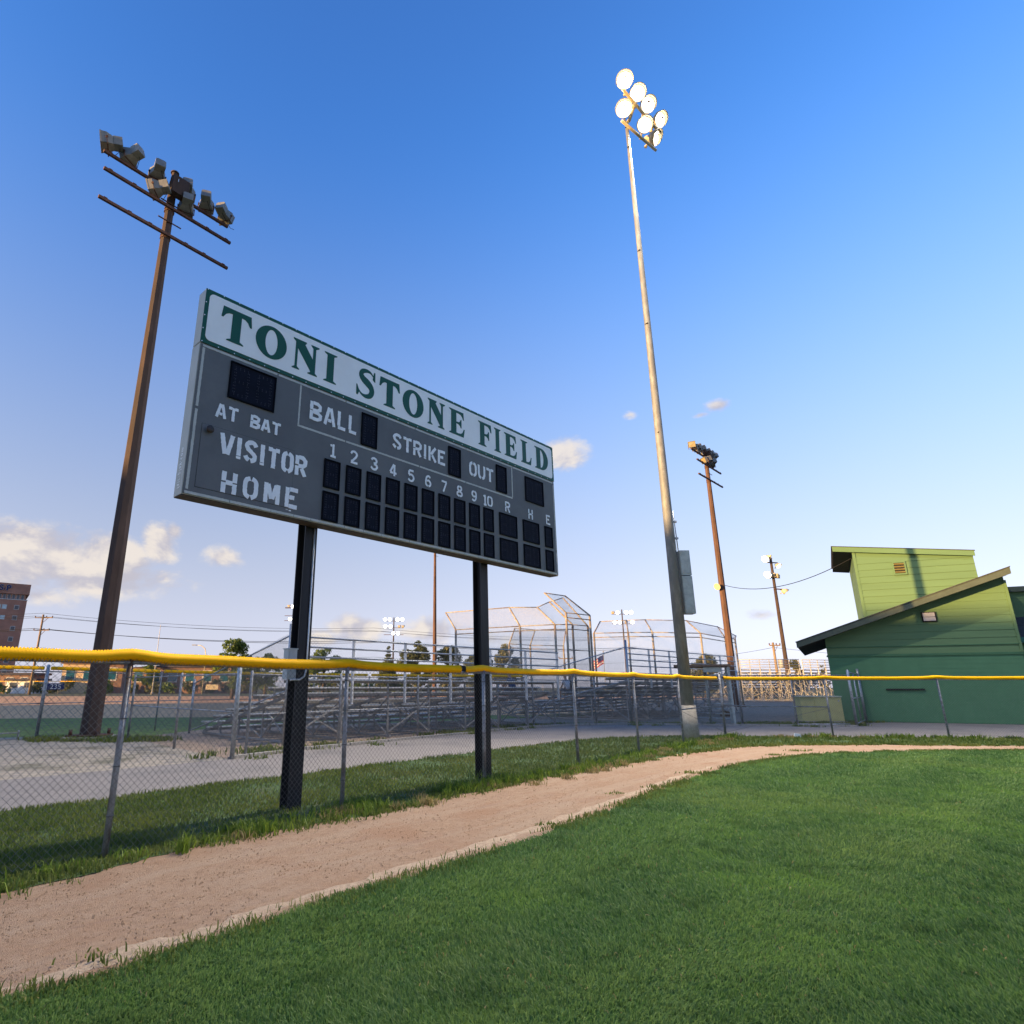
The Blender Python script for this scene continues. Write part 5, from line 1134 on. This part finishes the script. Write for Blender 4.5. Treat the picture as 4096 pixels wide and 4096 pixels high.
tree('rounded green tree right behind the left scoreboard post', (-27, 140), 10.0, 4.6, 'leaf_bright', 33); tree('pointed conifer between the scoreboard posts', (-12.7, 140), 10.9, 2.7, 'leaf_dark', 34, True)
tree('broad dark pine left of the thin brown pole', (-5.6, 120), 10.3, 3.6, 'leaf_dark', 35); tree('dark olive pine right of the thin brown pole', (1.0, 122), 9.4, 4.2, 'leaf_olive', 36)
tree('dark pine hidden partly by the right scoreboard post', (6.4, 120), 9.5, 3.6, 'leaf_dark', 37); tree('wide dark pine right of the right scoreboard post', (11.2, 120), 9.6, 4.0, 'leaf_olive', 38)
tree('olive tree showing under the middle bleacher guard rail', (46.2, 112), 7.0, 4.6, 'leaf_olive', 39); tree('olive poplar behind the far bleachers', (61.9, 111), 6.4, 2.0, 'leaf_olive', 40); tree('narrow olive tree nearest the green building eave', (67.0, 112), 5.6, 1.2, 'leaf_olive', 41)
tree('small green tree behind the left rusty pole at the outfield edge', (-83, 176), 8.0, 3.8, 'leaf_bright', 42)
# shrubs along the far outfield fence, one by one
for k in range(26):
    x = -128 + k * 5.4 + random.uniform(-1.5, 1.5); h = random.uniform(2.0, 3.6); r = random.uniform(1.8, 3.0)
    tshr = thing('shrub', 'leafy shrub in the row along the far outfield fence', 'shrub', (x, 170 + random.uniform(-2, 3), 0), 0, 'shrubs along the far outfield fence')
    leaves('foliage', [(random.uniform(-r, r) * .6, 0, h * random.uniform(.3, .8), r * random.uniform(.45, .7)) for _ in range(5)], .30, random.choice(('leaf_bright', 'leaf_dark', 'leaf_olive')), tshr, 60 + k, 40)
simple_fence('pale far outfield fence with thin posts below the distant shrubs', [(-46 + k * 6.5, 165) for k in range(14)], 3.1, .06, m='backstop_pipe', mesh=False)
simple_fence('far outfield fence with a thin yellow cap at the left edge', [(-132, 162), (-124, 162.5), (-116, 163), (-108, 163.5), (-100, 164), (-92, 164.5)], 3.0, .07, cap=3.1, m='backstop_pipe', mesh=False, rail=False)
sg = thing('distance_sign', 'dark blue outfield distance sign reading 235', 'sign', (-100.6, 163.6, 0), R(30))
MB().box(-1.9, 1.9, -.05, .05, 1.0, 2.6).build('board', 'logo_blue', sg)
fb = bpy.data.curves.new('n', 'FONT'); fb.body = '235'; fb.size = 1.7; fb.extrude = .02; fb.align_x = 'CENTER'; to = bpy.data.objects.new('n', fb); tm = bpy.data.meshes.new_from_object(to); bpy.data.objects.remove(to)
tm.materials.clear(); tm.materials.append(MATS['white_paint']); tm.transform(Matrix.Rotation(R(90), 4, 'X')); link('numerals', tm, sg, (0, -.08, 1.2))
tag(MB().box(-1.6, 1.6, -.06, .06, 1.0, 2.3).build('field_sign', 'lamp_beige', None, (-60.5, 164.4, 0)), 'small beige notice board on the far pale outfield fence', 'sign')
# brick apartment tower on the left edge
ap = thing('brick_tower', 'brown brick tower block with small square windows at the left edge', 'building', (-147.4, 215, 0), R(37))
MB().box(-30, 0, 0, 26, -.3, 31.0).build('wall', 'brick', ap); MB().box(-30, -.5, .4, 25, 31.0, 33.0).build('clerestory', 'brick', ap); MB().box(-30.2, .35, -.3, 26, 33.0, 36.6).build('parapet', 'brick', ap); MB().box(-30, .1, -.12, 26, 30.95, 31.2).build('ledge', 'win_frame', ap)
wf = MB().box(-.72, .72, -.10, 0, -.80, .80).mesh('window', 'win_frame'); wdk = MB().box(-.56, .56, -.14, -.101, -.64, .64).mesh('pane', 'win_dark'); wlt = MB().box(-.56, .56, -.14, -.101, -.64, .64).mesh('pane', 'win_light')
for k in range(8):
    for x in (-2.7, -6.2, -7.9, -12.5, -15):
        if x == -6.2 and k > 1: continue
        o = link('window', wf, ap, (x, 0, 28.4 - k * 3.62)); link('pane', wlt if (x < -5 and k < 2) else wdk, o)
cw = MB().box(-.45, .45, -.06, 0, -.9, .9).mesh('window', 'win_frame'); cp = MB().box(-.36, .36, -.1, -.061, -.9, .9).mesh('pane', 'win_dark')
for k in range(12): o = link('window', cw, ap, (-1.5 - k * 1.31, .4, 31.95)); link('pane', cp, o)
def logo(txt, x, sz, yy, mm, ex):
    fb = bpy.data.curves.new('n', 'FONT'); fb.body = txt; fb.size = sz; fb.extrude = .05; fb.offset = ex; to = bpy.data.objects.new('n', fb); me = bpy.data.meshes.new_from_object(to); bpy.data.objects.remove(to)
    me.materials.clear(); me.materials.append(MATS[mm]); me.transform(Matrix.Rotation(R(90), 4, 'X')); return link('sign_letter', me, ap, (x, yy, 34.0))
logo('S', -8.7, 2.7, -.4, 'win_frame', .12); logo('P', -6.7, 2.7, -.4, 'win_frame', .12); logo('S', -8.7, 2.7, -.52, 'logo_blue', .05); logo('P', -6.7, 2.7, -.52, 'logo_blue', .05); logo('t', -7.4, 1.7, -.66, 'logo_blue', .0)
# utility poles and wires
def utility_pole(label, base, H, arms, rz_=0.0, tr=False):
    t = thing('utility_pole', label, 'utility pole', (*base, 0), rz_, 'wooden utility poles')
    MB().tube([(0, 0, -.1), (0, 0, H)], [.32, .22], 10).build('pole', 'util_wood', t)
    for z, l in arms:
        a = MB().bar((-l, -.25, z), (l * 1.5, -.25, z), .18, .22).build('crossarm', 'util_wood', t); MB().bar((l * .9, -.25, z), (.1, -.1, z - 1.3), .08).build('brace', 'arm_rust', t)
        for x in (-l, l * .6, l * 1.45): MB().tube([(x, -.25, z + .1), (x, -.25, z + .45)], .12, 8).build('insulator', 'insul', a)
    if tr: MB().tube([(1.1, 0, H - 5.2), (1.1, 0, H - 3.4)], .55, 12).build('transformer', 'transformer', t)
    return t
utility_pole('wooden utility pole with two crossarms beside the brick tower', (-98.2, 150), 18.7, [(17.9, 1.7), (14.9, 1.5)])
utility_pole('thin utility pole with a transformer behind the far bleachers', (68.6, 130), 10.6, [(10.0, .9)], 0, True)
utility_pole('short utility pole seen through the golden backstop mesh', (28.6, 150), 9.2, [(8.2, 1.3)])
def wire(label, pts, r, sag, n=14, grp='overhead wires'):
    m = MB()
    for a, b2 in zip(pts[:-1], pts[1:]):
        a, b2 = Vector(a), Vector(b2); m.tube([a.lerp(b2, k / n) - Vector((0, 0, sag * 4 * (k / n) * (1 - k / n))) for k in range(n + 1)], r, 4, cap=False)
    return tag(m.build('overhead_wire', 'cable', None), label, 'wire', grp)
for lab, dx, z, z2 in (('uppermost overhead wire left of the scoreboard', 0.2, 19.0, 17.5), ('second overhead wire from the top left of the scoreboard', -1.7, 18.3, 16.9), ('third overhead wire from the top left of the scoreboard', 2.4, 18.1, 16.6), ('upper wire of the lower pair left of the scoreboard', -1.4, 15.3, 14.1), ('lower wire of the lower pair left of the scoreboard', 2.1, 15.1, 13.6), ('lowest single overhead wire left of the scoreboard', 0.3, 10.8, 9.6)):
    wire(lab, [(-170 + dx, 143, z + .6), (-98.2 + dx, 149.7, z), (-20 + dx, 172, z2), (60, 195, z2 - .4)], .055 if 'pair' in lab else .035, 1.4)
wire('thin service wire from reddish pole to the green building eave', [(23.6, 51.6, 10.0), (21.1, 31.0, 8.0)], .022, .9, 20, None)
wire('low sagging wire behind the far bleachers', [(40, 126, 6.6), (68.6, 130, 9.6), (110, 128, 6.8)], .03, .6)
# street lamp, white mast, flag
sl = thing('street_lamp', 'slender grey street lamp with a curved arm left of the green tree', 'street lamp', (-53.6, 140, 0)); MB().tube([(0, 0, 0), (0, 0, 8.6), (-.3, 0, 9.9), (-1.2, 0, 10.6), (-2.4, 0, 10.75)], [.14, .11, .10, .08, .07], 8).build('mast', 'lamp_beige', sl); MB().box(-3.3, -2.3, -.2, .2, 10.65, 10.82).build('lamp_head', 'lamp_grey', sl)
fp_ = thing('mast', 'thin pale mast rising beyond the field left of the scoreboard', 'mast', (-69.2, 150, 0)); MB().tube([(0, 0, 0), (0, 0, 8), (0, 0, 16.3)], [.16, .11, .06], 8).build('shaft', 'win_frame', fp_); MB().tube([(0, 0, 0), (0, 0, .5)], .3, 8).build('base', 'concrete', fp_)
fg = thing('flag_pole', 'flag pole flying a red white and blue striped flag', 'flag', (27.9, 110, 0)); MB().tube([(0, 0, 0), (0, 0, 7.6)], .06, 8).build('pole', 'pole_galv', fg); MB().tube([(0, 0, 7.6), (0, 0, 7.75)], .10, 8).build('finial', 'pole_galv', fg)
for k in range(7):
    st = MB(); zz = 7.1 - k * .22
    for j in range(6):
        xa, xb = -j * .36, -(j + 1) * .36; ya, yb = .12 * math.sin(j * 1.3 + k * .3), .12 * math.sin((j + 1) * 1.3 + k * .3); da, db = -.16 * j ** 1.2, -.16 * (j + 1) ** 1.2
        st.add([(xa, ya, zz + da - .215), (xb, yb, zz + db - .215), (xb, yb, zz + db), (xa, ya, zz + da), (xa, ya + .01, zz + da - .215), (xb, yb + .01, zz + db - .215), (xb, yb + .01, zz + db), (xa, ya + .01, zz + da)], [(0, 1, 2, 3), (7, 6, 5, 4), (3, 2, 6, 7), (0, 4, 5, 1)], mi=(1 if (k < 4 and j < 3) else 0))
    st.build('flag_stripe', ['flag_red' if k % 2 == 0 else 'flag_white', 'flag_blue'], fg)
# low houses and sheds past the left outfield
def house(label, loc, w_, d_, h_, roof_h, mw, mr, rz_=0.0, wins=3, glass='win_dark', name='house'):
    t = thing(name, label, 'building', (*loc, 0), rz_); MB().box(-w_ / 2, w_ / 2, 0, d_, -.2, h_).build('wall', mw, t)
    if roof_h > .8: MB().prism([(-w_ / 2 - .4, h_), (w_ / 2 + .4, h_), (w_ / 2 * .2, h_ + roof_h), (-w_ / 2 * .2, h_ + roof_h)], -.4, d_ + .4).build('roof', mr, t)
    else: MB().box(-w_ / 2 - .5, w_ / 2 + .5, -.6, d_ + .4, h_, h_ + roof_h).build('roof', mr, t)
    for k in range(wins):
        x = -w_ / 2 + w_ * (k + .5) / wins; o = MB().box(x - w_ / wins * .28, x + w_ / wins * .28, -.08, 0, h_ * .42, h_ * .88).build('window', 'win_frame', t); MB().box(x - w_ / wins * .24, x + w_ / wins * .24, -.12, -.081, h_ * .46, h_ * .85).build('pane', glass, o)
house('beige and brown house with a barred window past the left field', (-108, 186), 9.5, 8, 8.3, .5, 'house_beige', 'house_brown', R(10), 2, 'glass_teal'); house('low brown shed next to the beige house past the left field', (-126, 180), 16, 8, 5.0, .6, 'house_brown', 'roof_dark', 0, 4)
house('brown brick block joined to the beige house past the left field', (-100, 188), 7.0, 8, 8.3, .5, 'house_brown', 'house_brown', R(10), 1, 'glass_teal')
house('long dark roofed shelter with teal glass past the left field', (-72, 178), 34, 8, 7.0, .9, 'house_brown', 'roof_dark', 0, 7, 'glass_teal', 'shelter'); house('plain pale shed past the left field behind the shrubs', (-118, 176), 8, 6, 3.4, .5, 'white_paint', 'roof_dark', 0, 2)

# ------------------------------------------------------------------ people
def skin_mesh(name, nodes, edges, m, parent=None, loc=None, rz_=0.0):
    me = bpy.data.meshes.new(name); me.from_pydata([n[0] for n in nodes], edges, []); o = bpy.data.objects.new('tmp', me); COL.objects.link(o)
    md = o.modifiers.new('s', 'SKIN'); sv = me.skin_vertices[0].data
    for i, n in enumerate(nodes): sv[i].radius = (n[1], n[1] * (n[2] if len(n) > 2 else 1)); sv[i].use_root = (i == 0)
    o.modifiers.new('d', 'SUBSURF').levels = 2
    dg = bpy.context.evaluated_depsgraph_get(); out = bpy.data.meshes.new_from_object(o.evaluated_get(dg)); bpy.data.objects.remove(o); bpy.data.meshes.remove(me)
    out.name = name; out.materials.clear(); out.materials.append(MATS[m]); out.polygons.foreach_set('use_smooth', [True] * len(out.polygons)); r = link(name, out, parent, loc); r.rotation_euler = (0, 0, rz_); return r
def sitter(label, loc, rz_, shirt, cap=None, lean=.12, arms=1):
    """seated, facing +y, seat at z = 0"""
    N = [((0, 0, .10), .15), ((0, .0, .30), .13), ((0, lean * .6, .50), .145), ((0, lean, .60), .07), ((0, lean + .02, .68), .055), ((0, lean + .05, .78), .10), ((0, lean + .05, .86), .085),
         ((.10, .08, .09), .085), ((.14, .42, .08), .065), ((.14, .44, -.38), .045), ((.14, .56, -.42), .035), ((-.10, .08, .09), .085), ((-.15, .42, .08), .065), ((-.16, .42, -.38), .045), ((-.16, .54, -.42), .035),
         ((.19, lean * .8, .55), .05), ((.24, .10, .32), .042), ((.16, .32, .20), .032), ((.13, .40, .18), .026), ((-.19, lean * .8, .55), .05), ((-.25, .10, .32), .042), ((-.17, .32, .20), .032), ((-.13, .40, .18), .026)]
    E_ = [(0, 1), (1, 2), (2, 3), (3, 4), (4, 5), (5, 6), (0, 7), (7, 8), (8, 9), (9, 10), (0, 11), (11, 12), (12, 13), (13, 14), (2, 15), (15, 16), (16, 17), (17, 18), (2, 19), (19, 20), (20, 21), (21, 22)]
    b_ = skin_mesh('person', N, E_, 'skin', None, loc, rz_); tag(b_, label, 'person')
    S = [(N[0][0], .165), (N[1][0], .15), (N[2][0], .16), ((0, lean, .585), .085), (N[15][0], .066), ((.225, .08, .40), .062), (N[19][0], .066), ((-.23, .08, .40), .062)]
    skin_mesh('shirt', S, [(0, 1), (1, 2), (2, 3), (2, 4), (4, 5), (2, 6), (6, 7)], shirt, b_)
    skin_mesh('shorts', [((0, 0, .06), .165), ((.11, .10, .085), .105), ((.145, .40, .08), .085), ((-.11, .10, .085), .105), ((-.15, .40, .08), .085)], [(0, 1), (1, 2), (0, 3), (3, 4)], 'shorts', b_)
    skin_mesh('hair' if not cap else 'cap', [((0, lean + .03, .83), .105), ((0, lean + .04, .90), .085)], [(0, 1)], cap or 'hair', b_)
    return b_
def on_bleacher(org, rd, x, k, rows, rise, run, zf):
    a = Vector((*rd, 0)).normalized(); n = Vector((-a.y, a.x, 0)); D = (rows - 1) * run; p = Vector((*org, 0)) + a * x + n * (D - k * run + .13); return (p.x, p.y, zf + k * rise)
sitter('person in a dark blue shirt seated at the right end of nearest bleacher', on_bleacher((-4.6, 18.6), (.722, .692), 12.5, 4, 7, .232, .93, .41), math.atan2(.692, .722), 'shirt_blue')
sitter('person in black with a dark cap seated on the middle bleacher', on_bleacher((8.9, 30.9), (.71, .705), .9, 4, 9, .232, .90, .41), math.atan2(.705, .71) - .5, 'shirt_black', 'hair')
sitter('person with bare arms in a pale shirt beside the one in black', on_bleacher((8.9, 30.9), (.71, .705), .35, 4, 9, .232, .90, .41), math.atan2(.705, .71) - .3, 'shirt_white')
